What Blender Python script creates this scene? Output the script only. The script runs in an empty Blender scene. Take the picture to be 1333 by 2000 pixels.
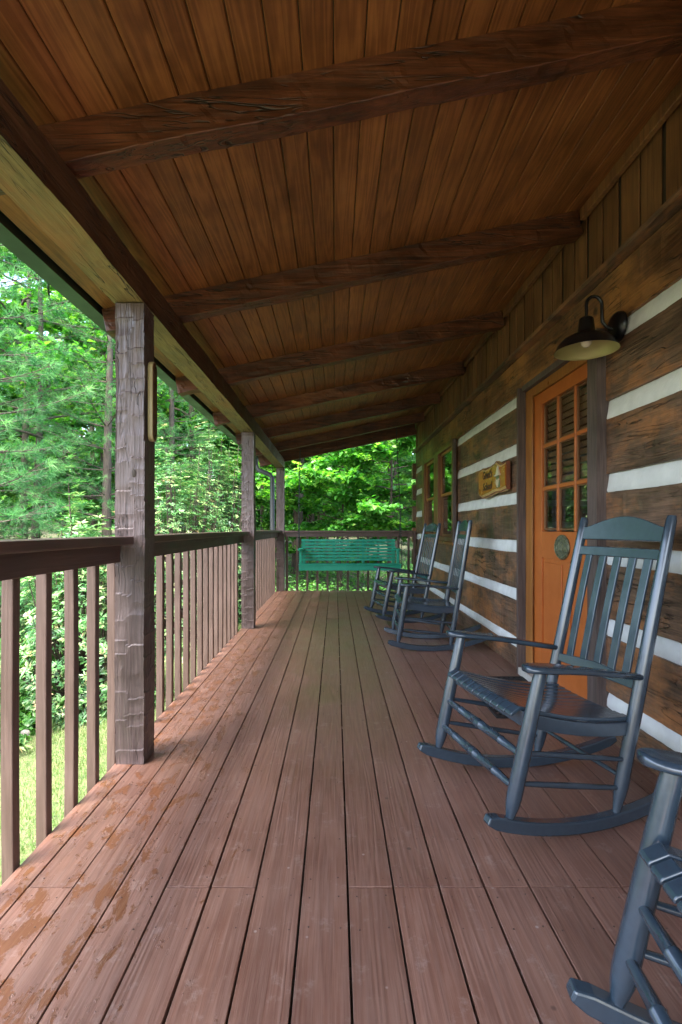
import bpy, bmesh, math, random
import numpy as np
from mathutils import Vector, Matrix, Euler
R = math.radians
scene = bpy.context.scene
COL = scene.collection

# ------------------------------------------------------------------ camera
CAMH = 1.1
cd = bpy.data.cameras.new('camera'); cam = bpy.data.objects.new('camera', cd); COL.objects.link(cam)
cam.location = (0, 0, CAMH); cam.rotation_euler = (R(90), 0, 0)
cd.sensor_fit = 'HORIZONTAL'; cd.sensor_width = 36; cd.lens = 27.0
cd.shift_x = 11.5/1333; cd.shift_y = 31/1333
cd.clip_start = 0.05; cd.clip_end = 500
scene.camera = cam

# ------------------------------------------------------------------ light
SUN_EL, SUN_AZ = 67, 205          # degrees; azimuth clockwise from +Y (from behind the camera, a little left)
w = bpy.data.worlds.new("World"); scene.world = w; w.use_nodes = True
nt = w.node_tree; nt.nodes.clear()
sky = nt.nodes.new('ShaderNodeTexSky'); sky.sky_type = 'NISHITA'; sky.sun_disc = False
sky.sun_elevation = R(SUN_EL); sky.sun_rotation = R(SUN_AZ); sky.dust_density = 4.0; sky.air_density = 1.0; sky.ozone_density = 0.6
bg = nt.nodes.new('ShaderNodeBackground'); bg.inputs['Strength'].default_value = 0.15
wo = nt.nodes.new('ShaderNodeOutputWorld')
nt.links.new(sky.outputs[0], bg.inputs[0]); nt.links.new(bg.outputs[0], wo.inputs[0])
sl = bpy.data.lights.new('sun', 'SUN'); sl.energy = 1.9; sl.angle = R(38); sl.color = (1.0, .97, .92)
sun = bpy.data.objects.new('sun', sl); COL.objects.link(sun)
az = R(SUN_AZ); el = R(SUN_EL)
sdir = Vector((math.sin(az)*math.cos(el), math.cos(az)*math.cos(el), math.sin(el)))
sun.rotation_euler = sdir.to_track_quat('Z', 'Y').to_euler()
scene.view_settings.view_transform = 'Standard'; scene.view_settings.look = 'None'
scene.view_settings.exposure = 3.24; scene.view_settings.gamma = 1.0
scene.view_settings.use_curve_mapping = False
scene.cycles.max_bounces = 8; scene.cycles.diffuse_bounces = 5; scene.cycles.glossy_bounces = 4
scene.cycles.transmission_bounces = 4; scene.cycles.transparent_max_bounces = 6

# ------------------------------------------------------------------ object helpers
def tag(o, label=None, cat=None, group=None, kind=None):
    if label: o['label'] = label
    if cat: o['category'] = cat
    if group: o['group'] = group
    if kind: o['kind'] = kind
    return o
def empty(name, loc=(0, 0, 0), rz=0):
    o = bpy.data.objects.new(name, None); COL.objects.link(o); o.location = loc; o.rotation_euler = (0, 0, rz)
    o.empty_display_size = .1
    return o
def copy_tree(o, parent=None):
    c = o.copy(); COL.objects.link(c)
    if parent: c.parent = parent
    for ch in list(KIDS.get(o.name, [])):
        cc = copy_tree(ch, c); KIDS.setdefault(c.name, []).append(cc)
    return c
KIDS = {}
def link(name, me, mat, parent=None):
    o = bpy.data.objects.new(name, me); COL.objects.link(o)
    if mat: me.materials.append(mat)
    if parent:
        o.parent = parent
        KIDS.setdefault(parent.name, []).append(o)
    return o

class MB:
    def __init__(s): s.v = []; s.f = []; s.sm = []
    def add(s, vs, fs, smooth=False):
        b = len(s.v); s.v += [tuple(p) for p in vs]
        for f in fs: s.f.append(tuple(b+i for i in f)); s.sm.append(smooth)
    def box(s, x0, x1, y0, y1, z0, z1, M=None):
        vs = [Vector((x, y, z)) for x in (x0, x1) for y in (y0, y1) for z in (z0, z1)]
        if M: vs = [M @ p for p in vs]
        s.add(vs, [(0,1,3,2), (4,6,7,5), (0,4,5,1), (2,3,7,6), (0,2,6,4), (1,5,7,3)])
    def tube(s, pts, rad, n=10, cap=True, smooth=True):
        pts = [Vector(p) for p in pts]
        if not hasattr(rad, '__len__'): rad = [rad]*len(pts)
        ref = None; vs = []
        for i, p in enumerate(pts):
            d = (pts[min(i+1, len(pts)-1)] - pts[max(i-1, 0)]).normalized()
            if ref is None:
                ref = Vector((0, 0, 1)) if abs(d.z) < .9 else Vector((1, 0, 0))
            a = (ref - d*ref.dot(d)).normalized(); b = d.cross(a); ref = a
            for k in range(n):
                t = 2*math.pi*k/n
                vs.append(p + (a*math.cos(t) + b*math.sin(t))*rad[i])
        fs = []
        for i in range(len(pts)-1):
            for k in range(n):
                k2 = (k+1) % n
                fs.append((i*n+k, i*n+k2, (i+1)*n+k2, (i+1)*n+k))
        s.add(vs, fs, smooth)
        if cap:
            m = len(pts)-1
            s.add(vs[:n], [tuple(range(n))[::-1]]); s.add(vs[m*n:], [tuple(range(n))])
    def sweep(s, pts, wv, up, w, t, smooth=False):
        """rectangular section, width w along wv, thickness t along up, lists allowed"""
        n = len(pts); vs = []
        for i, p in enumerate(pts):
            p = Vector(p)
            W = Vector(wv[i] if isinstance(wv, list) else wv).normalized()
            U = Vector(up[i] if isinstance(up, list) else up).normalized()
            ww = w[i] if isinstance(w, list) else w; tt = t[i] if isinstance(t, list) else t
            for a, b in ((-1,-1), (1,-1), (1,1), (-1,1)):
                vs.append(p + W*a*ww/2 + U*b*tt/2)
        fs = []
        for i in range(n-1):
            for k in range(4):
                k2 = (k+1) % 4
                fs.append((i*4+k, i*4+k2, (i+1)*4+k2, (i+1)*4+k))
        fs.append((3,2,1,0)); fs.append(tuple((n-1)*4+k for k in range(4)))
        s.add(vs, fs, smooth)
    def lathe(s, prof, cen, n=32, axis='z', smooth=True):
        vs = []
        for r, h in prof:
            for k in range(n):
                t = 2*math.pi*k/n
                if axis == 'z': vs.append((cen[0]+r*math.cos(t), cen[1]+r*math.sin(t), cen[2]+h))
                else: vs.append((cen[0]+h, cen[1]+r*math.cos(t), cen[2]+r*math.sin(t)))
        fs = []
        for i in range(len(prof)-1):
            for k in range(n):
                k2 = (k+1) % n
                fs.append((i*n+k, i*n+k2, (i+1)*n+k2, (i+1)*n+k))
        s.add(vs, fs, smooth)
    def prism(s, poly, f0, f1):
        """poly list of 2D points; f0,f1 map (a,b)->3D for the two faces"""
        n = len(poly)
        vs = [f0(*p) for p in poly] + [f1(*p) for p in poly]
        fs = [tuple(range(n))[::-1], tuple(range(n, 2*n))]
        for k in range(n):
            k2 = (k+1) % n; fs.append((k, k2, n+k2, n+k))
        s.add(vs, fs)
    def build(s, name, mat, parent=None, bevel=0, segs=2, xf=None):
        me = bpy.data.meshes.new(name)
        vs = s.v if xf is None else [tuple(xf @ Vector(p)) for p in s.v]
        me.from_pydata(vs, [], s.f); me.update()
        me.polygons.foreach_set('use_smooth', s.sm)
        bm = bmesh.new(); bm.from_mesh(me); bmesh.ops.recalc_face_normals(bm, faces=bm.faces); bm.to_mesh(me); bm.free()
        o = link(name, me, mat, parent)
        if bevel:
            m = o.modifiers.new('bevel', 'BEVEL'); m.width = bevel; m.segments = segs; m.limit_method = 'ANGLE'; m.angle_limit = R(40)
        return o

def np_mesh(name, V, F, mat, parent=None, rnd=None, smooth=False):
    """V (n,3), F (m,k) constant k"""
    me = bpy.data.meshes.new(name)
    n, (m, k) = len(V), F.shape
    me.vertices.add(n); me.vertices.foreach_set('co', V.astype(np.float32).ravel())
    me.loops.add(m*k); me.loops.foreach_set('vertex_index', F.astype(np.int32).ravel())
    me.polygons.add(m); me.polygons.foreach_set('loop_start', np.arange(0, m*k, k, dtype=np.int32))
    me.update(calc_edges=True)
    if smooth: me.polygons.foreach_set('use_smooth', np.ones(m, bool))
    if rnd is not None:
        a = me.attributes.new('rnd', 'FLOAT', 'FACE'); a.data.foreach_set('value', rnd.astype(np.float32))
    return link(name, me, mat, parent)

# ------------------------------------------------------------------ materials
def new_mat(name):
    m = bpy.data.materials.new(name); m.use_nodes = True
    nt = m.node_tree; p = nt.nodes['Principled BSDF']
    return m, nt, p
def N(nt, t, **kw):
    n = nt.nodes.new(t)
    for k, v in kw.items():
        if k in n.inputs: n.inputs[k].default_value = v
        else: setattr(n, k, v)
    return n
def mapr(nt, src, a, b, c=0, d=1):
    n = N(nt, 'ShaderNodeMapRange'); nt.links.new(src, n.inputs['Value'])
    n.inputs['From Min'].default_value = a; n.inputs['From Max'].default_value = b
    n.inputs['To Min'].default_value = c; n.inputs['To Max'].default_value = d
    return n.outputs[0]
def math_(nt, op, a, b=None):
    n = N(nt, 'ShaderNodeMath', operation=op)
    for i, x in enumerate((a, b)):
        if x is None: continue
        if isinstance(x, (int, float)): n.inputs[i].default_value = x
        else: nt.links.new(x, n.inputs[i])
    return n.outputs[0]
def mixc(nt, f, a, b, mode='MIX'):
    n = N(nt, 'ShaderNodeMix', data_type='RGBA', blend_type=mode)
    for s, x in ((0, f), (6, a), (7, b)):
        if isinstance(x, (int, float)): n.inputs[s].default_value = x
        elif isinstance(x, tuple): n.inputs[s].default_value = (*x, 1)
        else: nt.links.new(x, n.inputs[s])
    return n.outputs[2]
def coords(nt, scale, island=True):
    tc = N(nt, 'ShaderNodeTexCoord'); mp = N(nt, 'ShaderNodeMapping')
    mp.inputs['Scale'].default_value = scale
    if island:
        g = N(nt, 'ShaderNodeNewGeometry')
        c = N(nt, 'ShaderNodeCombineXYZ')
        m7 = math_(nt, 'MULTIPLY', g.outputs['Random Per Island'], 7.3)
        for i in range(3): nt.links.new(m7, c.inputs[i])
        v = N(nt, 'ShaderNodeVectorMath', operation='ADD')
        nt.links.new(tc.outputs['Object'], v.inputs[0]); nt.links.new(c.outputs[0], v.inputs[1])
        nt.links.new(v.outputs[0], mp.inputs['Vector'])
    else: nt.links.new(tc.outputs['Object'], mp.inputs['Vector'])
    return mp.outputs[0], tc.outputs['Object']
def noise(nt, vec, scale, detail=3, rough=.55, dist=0):
    n = N(nt, 'ShaderNodeTexNoise'); n.inputs['Scale'].default_value = scale
    n.inputs['Detail'].default_value = detail; n.inputs['Roughness'].default_value = rough
    n.inputs['Distortion'].default_value = dist
    nt.links.new(vec, n.inputs['Vector']); return n.outputs[0]
def bump(nt, p, h, strength, dist=.01, prev=None):
    b = N(nt, 'ShaderNodeBump'); b.inputs['Strength'].default_value = strength; b.inputs['Distance'].default_value = dist
    nt.links.new(h, b.inputs['Height'])
    if prev: nt.links.new(prev, b.inputs['Normal'])
    nt.links.new(b.outputs[0], p.inputs['Normal']); return b.outputs[0]

def wood(name, dark, light, axis='y', rough=.5, grain=(9, .7), lines=26, lstr=.35, bstr=.35, island=True, patch=None,
         var=.25, fine=.3, rvar=.15, spec=.5, coat=0, checks=0, pstretch=1):
    """stained wood: contour lines of a stretched noise make the grain; per-board variation by island"""
    m, nt, p = new_mat(name)
    k, a = grain
    sc = {'x': (a, k, k), 'y': (k, a, k), 'z': (k, k, a)}[axis]
    vec, oc = coords(nt, sc, island)
    n1 = noise(nt, vec, 1.0, 2, .5, .3)
    ring = math_(nt, 'SINE', math_(nt, 'MULTIPLY', n1, lines*6.28))
    ring = mapr(nt, ring, -1, 1)
    sc2 = {'x': (6, 160, 160), 'y': (160, 6, 160), 'z': (160, 160, 6)}[axis]
    v2, _ = coords(nt, sc2, island)
    n2 = noise(nt, v2, 1.0, 3, .6)
    v3, _ = coords(nt, (1, 1, 1), False)
    n3 = noise(nt, v3, 3.2, 5, .62)
    f = math_(nt, 'ADD', math_(nt, 'MULTIPLY', ring, lstr), math_(nt, 'MULTIPLY', mapr(nt, n3, .3, .7), 1-lstr))
    c = mixc(nt, f, dark, light)
    c = mixc(nt, math_(nt, 'MULTIPLY', mapr(nt, n2, .35, .7), fine), c, tuple(x*.35 for x in dark))
    if patch:     # lighter or redder worn patches
        sp = {'x': (1/pstretch, 1, 1), 'y': (1, 1/pstretch, 1), 'z': (1, 1, 1/pstretch)}[axis]
        vp, _ = coords(nt, sp, True)
        n4 = noise(nt, vp, patch[1], 6, .7)
        c = mixc(nt, mapr(nt, n4, patch[2], patch[2]+.12, 0, .8), c, patch[0])
    ck = None
    if checks:
        s5 = {'x': (1.6, 17, 17), 'y': (17, 1.6, 17), 'z': (17, 17, 1.6)}[axis]
        v5, _ = coords(nt, s5, True); n5 = noise(nt, v5, 1, 3, .55, .6); n6 = noise(nt, v3, 2.1, 2, .5)
        line = mapr(nt, math_(nt, 'ABSOLUTE', math_(nt, 'SUBTRACT', n5, .5)), .004, .016, 1, 0)
        ck = math_(nt, 'MULTIPLY', line, mapr(nt, n6, .46, .58))
        vk = N(nt, 'ShaderNodeTexVoronoi'); vk.inputs['Scale'].default_value = 2.3; vk.inputs['Randomness'].default_value = 1; nt.links.new(v3, vk.inputs['Vector'])
        kn = mapr(nt, math_(nt, 'ADD', vk.outputs['Distance'], math_(nt, 'MULTIPLY', n2, .03)), .055, .085, 1, 0)
        ck = math_(nt, 'MAXIMUM', ck, math_(nt, 'MULTIPLY', kn, .8))
        c = mixc(nt, math_(nt, 'MULTIPLY', ck, checks), c, (.012, .007, .004))
    g = N(nt, 'ShaderNodeNewGeometry')
    hv = N(nt, 'ShaderNodeHueSaturation')
    nt.links.new(mapr(nt, g.outputs['Random Per Island'], 0, 1, 1-var, 1+var), hv.inputs['Value']); nt.links.new(c, hv.inputs['Color'])
    nt.links.new(hv.outputs[0], p.inputs['Base Color'])
    nt.links.new(mapr(nt, n3, .3, .7, rough-rvar, rough+rvar), p.inputs['Roughness'])
    p.inputs['Specular IOR Level'].default_value = spec
    if coat: p.inputs['Coat Weight'].default_value = coat; p.inputs['Coat Roughness'].default_value = .25
    h = math_(nt, 'ADD', math_(nt, 'MULTIPLY', ring, .5), n2)
    if ck: h = math_(nt, 'SUBTRACT', h, math_(nt, 'MULTIPLY', ck, 1.5))
    b = bump(nt, p, h, bstr, .002)
    if not island or patch: bump(nt, p, n3, .25, .02, b)
    return m
def plain(name, col, rough=.5, metal=0, spec=.5, nz=0, nscale=8, bstr=0, col2=None, ior=None):
    m, nt, p = new_mat(name)
    p.inputs['Base Color'].default_value = (*col, 1); p.inputs['Roughness'].default_value = rough
    p.inputs['Metallic'].default_value = metal; p.inputs['Specular IOR Level'].default_value = spec
    if ior: p.inputs['IOR'].default_value = ior
    if nz or bstr or col2:
        v, _ = coords(nt, (1, 1, 1), False)
        n = noise(nt, v, nscale, 5, .6)
        c2 = col2 or tuple(x*(1-nz) for x in col)
        nt.links.new(mixc(nt, mapr(nt, n, .35, .68), col, c2), p.inputs['Base Color'])
        nt.links.new(mapr(nt, n, .3, .7, rough*.8, min(1, rough*1.25)), p.inputs['Roughness'])
        if bstr: bump(nt, p, n, bstr, .01)
    return m
def leafmat(name, cols, trans=.35, rough=.45):
    m, nt, p = new_mat(name)
    at = N(nt, 'ShaderNodeAttribute', attribute_name='rnd')
    r = N(nt, 'ShaderNodeValToRGB'); el = r.color_ramp.elements
    el[0].color = (*cols[0], 1); el[1].color = (*cols[-1], 1)
    for i, c in enumerate(cols[1:-1]):
        e = el.new((i+1)/(len(cols)-1)); e.color = (*c, 1)
    nt.links.new(at.outputs['Fac'], r.inputs[0])
    nt.links.new(r.outputs[0], p.inputs['Base Color']); p.inputs['Roughness'].default_value = rough
    tr = N(nt, 'ShaderNodeBsdfTranslucent'); hs = N(nt, 'ShaderNodeHueSaturation')
    hs.inputs['Saturation'].default_value = 1.15; hs.inputs['Value'].default_value = 1.6; hs.inputs['Hue'].default_value = .49
    nt.links.new(r.outputs[0], hs.inputs['Color']); nt.links.new(hs.outputs[0], tr.inputs[0])
    mx = N(nt, 'ShaderNodeMixShader'); mx.inputs[0].default_value = trans
    nt.links.new(p.outputs[0], mx.inputs[1]); nt.links.new(tr.outputs[0], mx.inputs[2])
    nt.links.new(mx.outputs[0], nt.nodes['Material Output'].inputs['Surface'])
    return m

M = {}
M['ceiling'] = wood('ceiling_wood', (.120, .038, .011), (.37, .140, .043), 'y', .48, (16, .8), 9, .38, .3, True, None, .16, .3, .08, .4)
M['rafter'] = wood('rafter_wood', (.032, .010, .005), (.20, .060, .022), 'x', .42, (10, .7), 6, .3, .9, True, ((.27, .095, .038), 2.0, .58), .1, .6, .12, .45, checks=.9, pstretch=4)
M['beam'] = wood('beam_wood', (.075, .036, .015), (.33, .21, .085), 'y', .5, (12, .8), 5, .3, 1.0, True, ((.14, .055, .02), 2.5, .56), .05, .55)
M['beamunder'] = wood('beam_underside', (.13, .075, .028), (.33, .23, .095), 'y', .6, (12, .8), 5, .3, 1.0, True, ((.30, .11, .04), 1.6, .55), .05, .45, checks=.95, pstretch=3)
M['beam'] = wood('beam_wood', (.035, .014, .009), (.17, .075, .036), 'y', .5, (12, .8), 5, .3, 1.2, True, None, .05, .55, checks=.9)
M['log'] = wood('log_wood', (.050, .030, .021), (.26, .150, .090), 'y', .5, (12, .7), 6, .25, 1.3, True, ((.36, .150, .055), 3.0, .50), .15, .6, .15, .5, checks=.9, pstretch=2.2)
M['siding'] = wood('siding_wood', (.075, .030, .011), (.27, .115, .038), 'z', .6, (9, .7), 7, .3, .4, True, None, .2, .4)
M['chink'] = plain('chinking_mortar', (.72, .74, .73), .9, 0, .2, .16, 9, .6)
M['post'] = wood('post_paint', (.080, .056, .050), (.18, .130, .122), 'z', .42, (26, 1.4), 5, .3, 1.0, False, None, 0, .45, .1, .5, checks=.6)
M['rail'] = wood('rail_paint', (.100, .060, .046), (.170, .108, .086), 'z', .5, (14, .8), 8, .3, .5, True, None, .08, .25, .1, .5)
M['railh'] = wood('rail_paint_long', (.085, .046, .038), (.15, .085, .068), 'y', .42, (14, .8), 8, .3, .5, True, None, .08, .25, .1, .5)
M['casing'] = wood('casing_wood', (.22, .080, .018), (.42, .17, .04), 'z', .4, (9, .8), 7, .3, .2, True, None, .06, .2)
M['buck'] = wood('weathered_wood', (.06, .040, .036), (.16, .115, .10), 'z', .65, (14, .8), 8, .35, .6, False, None, 0, .5)
M['winwood'] = wood('window_wood', (.13, .055, .02), (.26, .12, .045), 'z', .45, (9, .8), 7, .3, .2, True, None, .06, .2)
M['door'] = plain('door_paint', (.46, .125, .026), .38, 0, .5, .12, 5, .05)
M['glass'] = plain('dark_glass', (.012, .012, .012), .02, 0, 1.0, ior=1.75)
M['winglass'] = plain('window_glass', (.012, .014, .012), .02, 0, 1.0, ior=2.4)
def glassmat(name, ior, blend=0):
    m = bpy.data.materials.new(name); m.use_nodes = True; nt = m.node_tree; nt.nodes.clear()
    o = N(nt, 'ShaderNodeOutputMaterial'); mx = N(nt, 'ShaderNodeMixShader'); tr = N(nt, 'ShaderNodeBsdfTransparent'); gl = N(nt, 'ShaderNodeBsdfGlossy')
    tr.inputs[0].default_value = (.8, .85, .82, 1); gl.inputs['Roughness'].default_value = .01
    fr = N(nt, 'ShaderNodeFresnel'); 
    gm = N(nt, 'ShaderNodeNewGeometry'); nt.links.new(mapr(nt, gm.outputs['Backfacing'], 0, 1, ior, 1/ior), fr.inputs['IOR'])
    nt.links.new(fr.outputs[0], mx.inputs[0]); nt.links.new(tr.outputs[0], mx.inputs[1]); nt.links.new(gl.outputs[0], mx.inputs[2]); nt.links.new(mx.outputs[0], o.inputs[0])
    return m
M['glass'] = glassmat('door_glass', 1.6); M['winglass'] = glassmat('window_glass', 3.4)
M['blind'] = plain('wooden_blind', (.36, .18, .10), .5)
M['curtain'] = plain('curtain_cloth', (.42, .33, .22), .8)
M['chair'] = plain('chair_paint', (.030, .048, .068), .19, 0, .9, 0, 40, .03, (.034, .056, .078))
M['swing'] = plain('swing_paint', (.006, .34, .21), .42, 0, .4, .2, 9, .05)
M['black'] = plain('black_metal', (.006, .006, .007), .32, 0, .5)
M['shadein'] = plain('shade_inside', (.42, .37, .16), .4, .4, .5)
M['bulb'] = plain('bulb_glass', (.7, .62, .5), .1, 0, .6)
M['gutter'] = plain('gutter_metal', (.032, .048, .038), .35, .1, .5, .2, 4)
M['spout'] = plain('spout_metal', (.07, .075, .08), .4, .1, .5, .1, 4)
M['brass'] = plain('brass', (.28, .29, .18), .42, .7, .5, 0, 70, .5, (.10, .12, .09))
M['knob'] = plain('knob_brass', (.55, .4, .15), .3, 1, .5)
M['steel'] = plain('chain_steel', (.05, .06, .055), .5, .6)
M['rubber'] = plain('mat_rubber', (.012, .012, .013), .7)
M['threshold'] = plain('threshold_stone', (.5, .48, .43), .7, 0, .3, .25, 12)
M['roof'] = plain('roof_metal', (.05, .09, .07), .5, .2)
M['bark'] = wood('bark', (.035, .025, .018), (.14, .105, .08), 'z', .9, (22, 4), 5, .4, 1.0, False, None, 0, .3)
M['palebark'] = wood('pale_bark', (.20, .19, .17), (.42, .41, .38), 'z', .85, (14, 4), 3, .3, .6, False, None, 0, .2)
M['signface'] = wood('sign_face', (.30, .085, .012), (.46, .155, .025), 'y', .28, (9, .8), 7, .35, .1, False, None, 0, .15)
M['signedge'] = plain('sign_live_edge', (.62, .43, .16), .5, 0, .4, .35, 14, .3)
M['signdark'] = plain('sign_burnt_slot_shade', (.035, .022, .012), .6)  # burnt lettering; also the colour used for shade behind the siding
M['signend'] = plain('sign_end', (.22, .07, .035), .5, 0, .4, .3, 20)
M['cream'] = plain('carved_cream', (.62, .56, .40), .6, 0, .3, .2, 60)
M['figgreen'] = plain('carved_green', (.10, .15, .06), .6)
M['plank'] = plain('plank_face', (.16, .075, .035), .5, 0, .4, 0, 45, 0, (.045, .03, .016))
M['plankedge'] = plain('plank_edge', (.40, .33, .17), .5)
M['pine'] = leafmat('pine_needles', [(.022, .095, .032), (.045, .17, .05), (.10, .28, .08), (.22, .42, .15)], .35, .65)
M['maple'] = leafmat('maple_leaves', [(.025, .12, .022), (.05, .20, .035), (.10, .30, .05), (.24, .43, .09)], .45, .45)
M['forest'] = leafmat('forest_leaves', [(.02, .10, .018), (.045, .19, .03), (.11, .29, .05), (.25, .41, .08)], .45, .55)
M['laurel'] = leafmat('laurel_leaves', [(.02, .08, .028), (.045, .155, .045), (.10, .25, .07), (.27, .37, .15), (.38, .27, .15)], .25, .4)
M['ivy'] = leafmat('ivy_leaves', [(.03, .12, .025), (.07, .22, .04), (.15, .33, .07)], .3, .35)
M['grass'] = leafmat('grass_blades', [(.07, .17, .03), (.13, .24, .06), (.24, .30, .12), (.32, .30, .18)], .35, .6)

# deck paint with worn wet patches
def deck_material():
    m, nt, p = new_mat('deck_paint')
    vec, oc = coords(nt, (10, .55, 10), True)
    n1 = noise(nt, vec, 1.0, 2, .5, .25)
    ring = mapr(nt, math_(nt, 'SINE', math_(nt, 'MULTIPLY', n1, 11*6.28)), -1, 1)
    v2, _ = coords(nt, (150, 5, 150), True); n2 = noise(nt, v2, 1, 3, .6)
    v3, _ = coords(nt, (1, 1, 1), False); n3 = noise(nt, v3, 2.5, 5, .6)
    base = mixc(nt, mapr(nt, n3, .3, .7), (.162, .073, .048), (.250, .133, .094))
    base = mixc(nt, math_(nt, 'MULTIPLY', ring, .28), base, (.10, .053, .042))
    base = mixc(nt, math_(nt, 'MULTIPLY', mapr(nt, n2, .42, .68), .36), base, (.33, .21, .165))
    # dusty scuffs
    n5 = noise(nt, v3, 11, 7, .75)
    base = mixc(nt, mapr(nt, n5, .57, .72, 0, .6), base, (.36, .27, .23))
    vo = N(nt, 'ShaderNodeTexVoronoi'); vo.inputs['Scale'].default_value = 9; nt.links.new(v3, vo.inputs['Vector'])
    speck = mapr(nt, vo.outputs['Distance'], .03, .05, 1, 0)
    base = mixc(nt, math_(nt, 'MULTIPLY', speck, .5), base, (.5, .45, .42))
    vo2 = N(nt, 'ShaderNodeTexVoronoi'); vo2.inputs['Scale'].default_value = 5.3; nt.links.new(v3, vo2.inputs['Vector'])
    base = mixc(nt, mapr(nt, vo2.outputs['Distance'], .03, .05, .6, 0), base, (.04, .025, .02))
    g = N(nt, 'ShaderNodeNewGeometry'); hv = N(nt, 'ShaderNodeHueSaturation')
    nt.links.new(mapr(nt, g.outputs['Random Per Island'], 0, 1, .88, 1.12), hv.inputs['Value']); nt.links.new(base, hv.inputs['Color'])
    base = hv.outputs[0]
    # wet worn patches towards the open side
    vw, _ = coords(nt, (17, 7.5, 1), False)
    nw = noise(nt, vw, 1.0, 6, .72, .5)
    sx = N(nt, 'ShaderNodeSeparateXYZ'); nt.links.new(oc, sx.inputs[0])
    edge = mapr(nt, math_(nt, 'ABSOLUTE', math_(nt, 'ADD', sx.outputs[0], .78)), .12, .62, .045, -.13)
    mask = mapr(nt, math_(nt, 'ADD', nw, edge), .580, .592)
    col = mixc(nt, mask, base, (.165, .066, .030))
    nt.links.new(col, p.inputs['Base Color'])
    rough = mapr(nt, n3, .3, .7, .30, .46)
    rm = N(nt, 'ShaderNodeMix', data_type='FLOAT'); nt.links.new(mask, rm.inputs[0]); nt.links.new(rough, rm.inputs[2]); rm.inputs[3].default_value = .3
    # small water beads round the patches
    vb = N(nt, 'ShaderNodeTexVoronoi'); vb.inputs['Scale'].default_value = 60; nt.links.new(v3, vb.inputs['Vector'])
    near = mapr(nt, math_(nt, 'ADD', nw, edge), .54, .59)
    bead = math_(nt, 'MULTIPLY', mapr(nt, vb.outputs['Distance'], .2, .42, 1, 0), math_(nt, 'MULTIPLY', near, math_(nt, 'SUBTRACT', 1.0, mask)))
    rb = N(nt, 'ShaderNodeMix', data_type='FLOAT'); nt.links.new(bead, rb.inputs[0]); nt.links.new(rm.outputs[0], rb.inputs[2]); rb.inputs[3].default_value = .04
    nt.links.new(rb.outputs[0], p.inputs['Roughness'])
    h = math_(nt, 'ADD', math_(nt, 'MULTIPLY', ring, .5), n2)
    b = bump(nt, p, h, .55, .002)
    bump(nt, p, math_(nt, 'ADD', bead, math_(nt, 'MULTIPLY', mask, -.25)), .6, .004, b)
    return m
M['deck'] = deck_material()
def ground_material():
    m, nt, p = new_mat('ground_cover')
    v, _ = coords(nt, (1, 1, 1), False)
    n = noise(nt, v, 1.1, 6, .7); n2 = noise(nt, v, 22, 5, .7)
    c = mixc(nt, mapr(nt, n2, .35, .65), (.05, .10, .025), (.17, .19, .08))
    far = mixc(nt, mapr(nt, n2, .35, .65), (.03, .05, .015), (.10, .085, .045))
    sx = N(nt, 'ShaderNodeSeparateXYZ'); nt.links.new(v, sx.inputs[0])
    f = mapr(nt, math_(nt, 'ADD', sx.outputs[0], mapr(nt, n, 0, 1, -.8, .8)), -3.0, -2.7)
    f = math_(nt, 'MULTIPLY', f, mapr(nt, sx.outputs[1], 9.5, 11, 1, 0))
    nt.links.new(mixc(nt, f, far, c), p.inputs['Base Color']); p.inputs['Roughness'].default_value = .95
    bump(nt, p, n2, .8, .05)
    return m
M['ground'] = ground_material()

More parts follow.
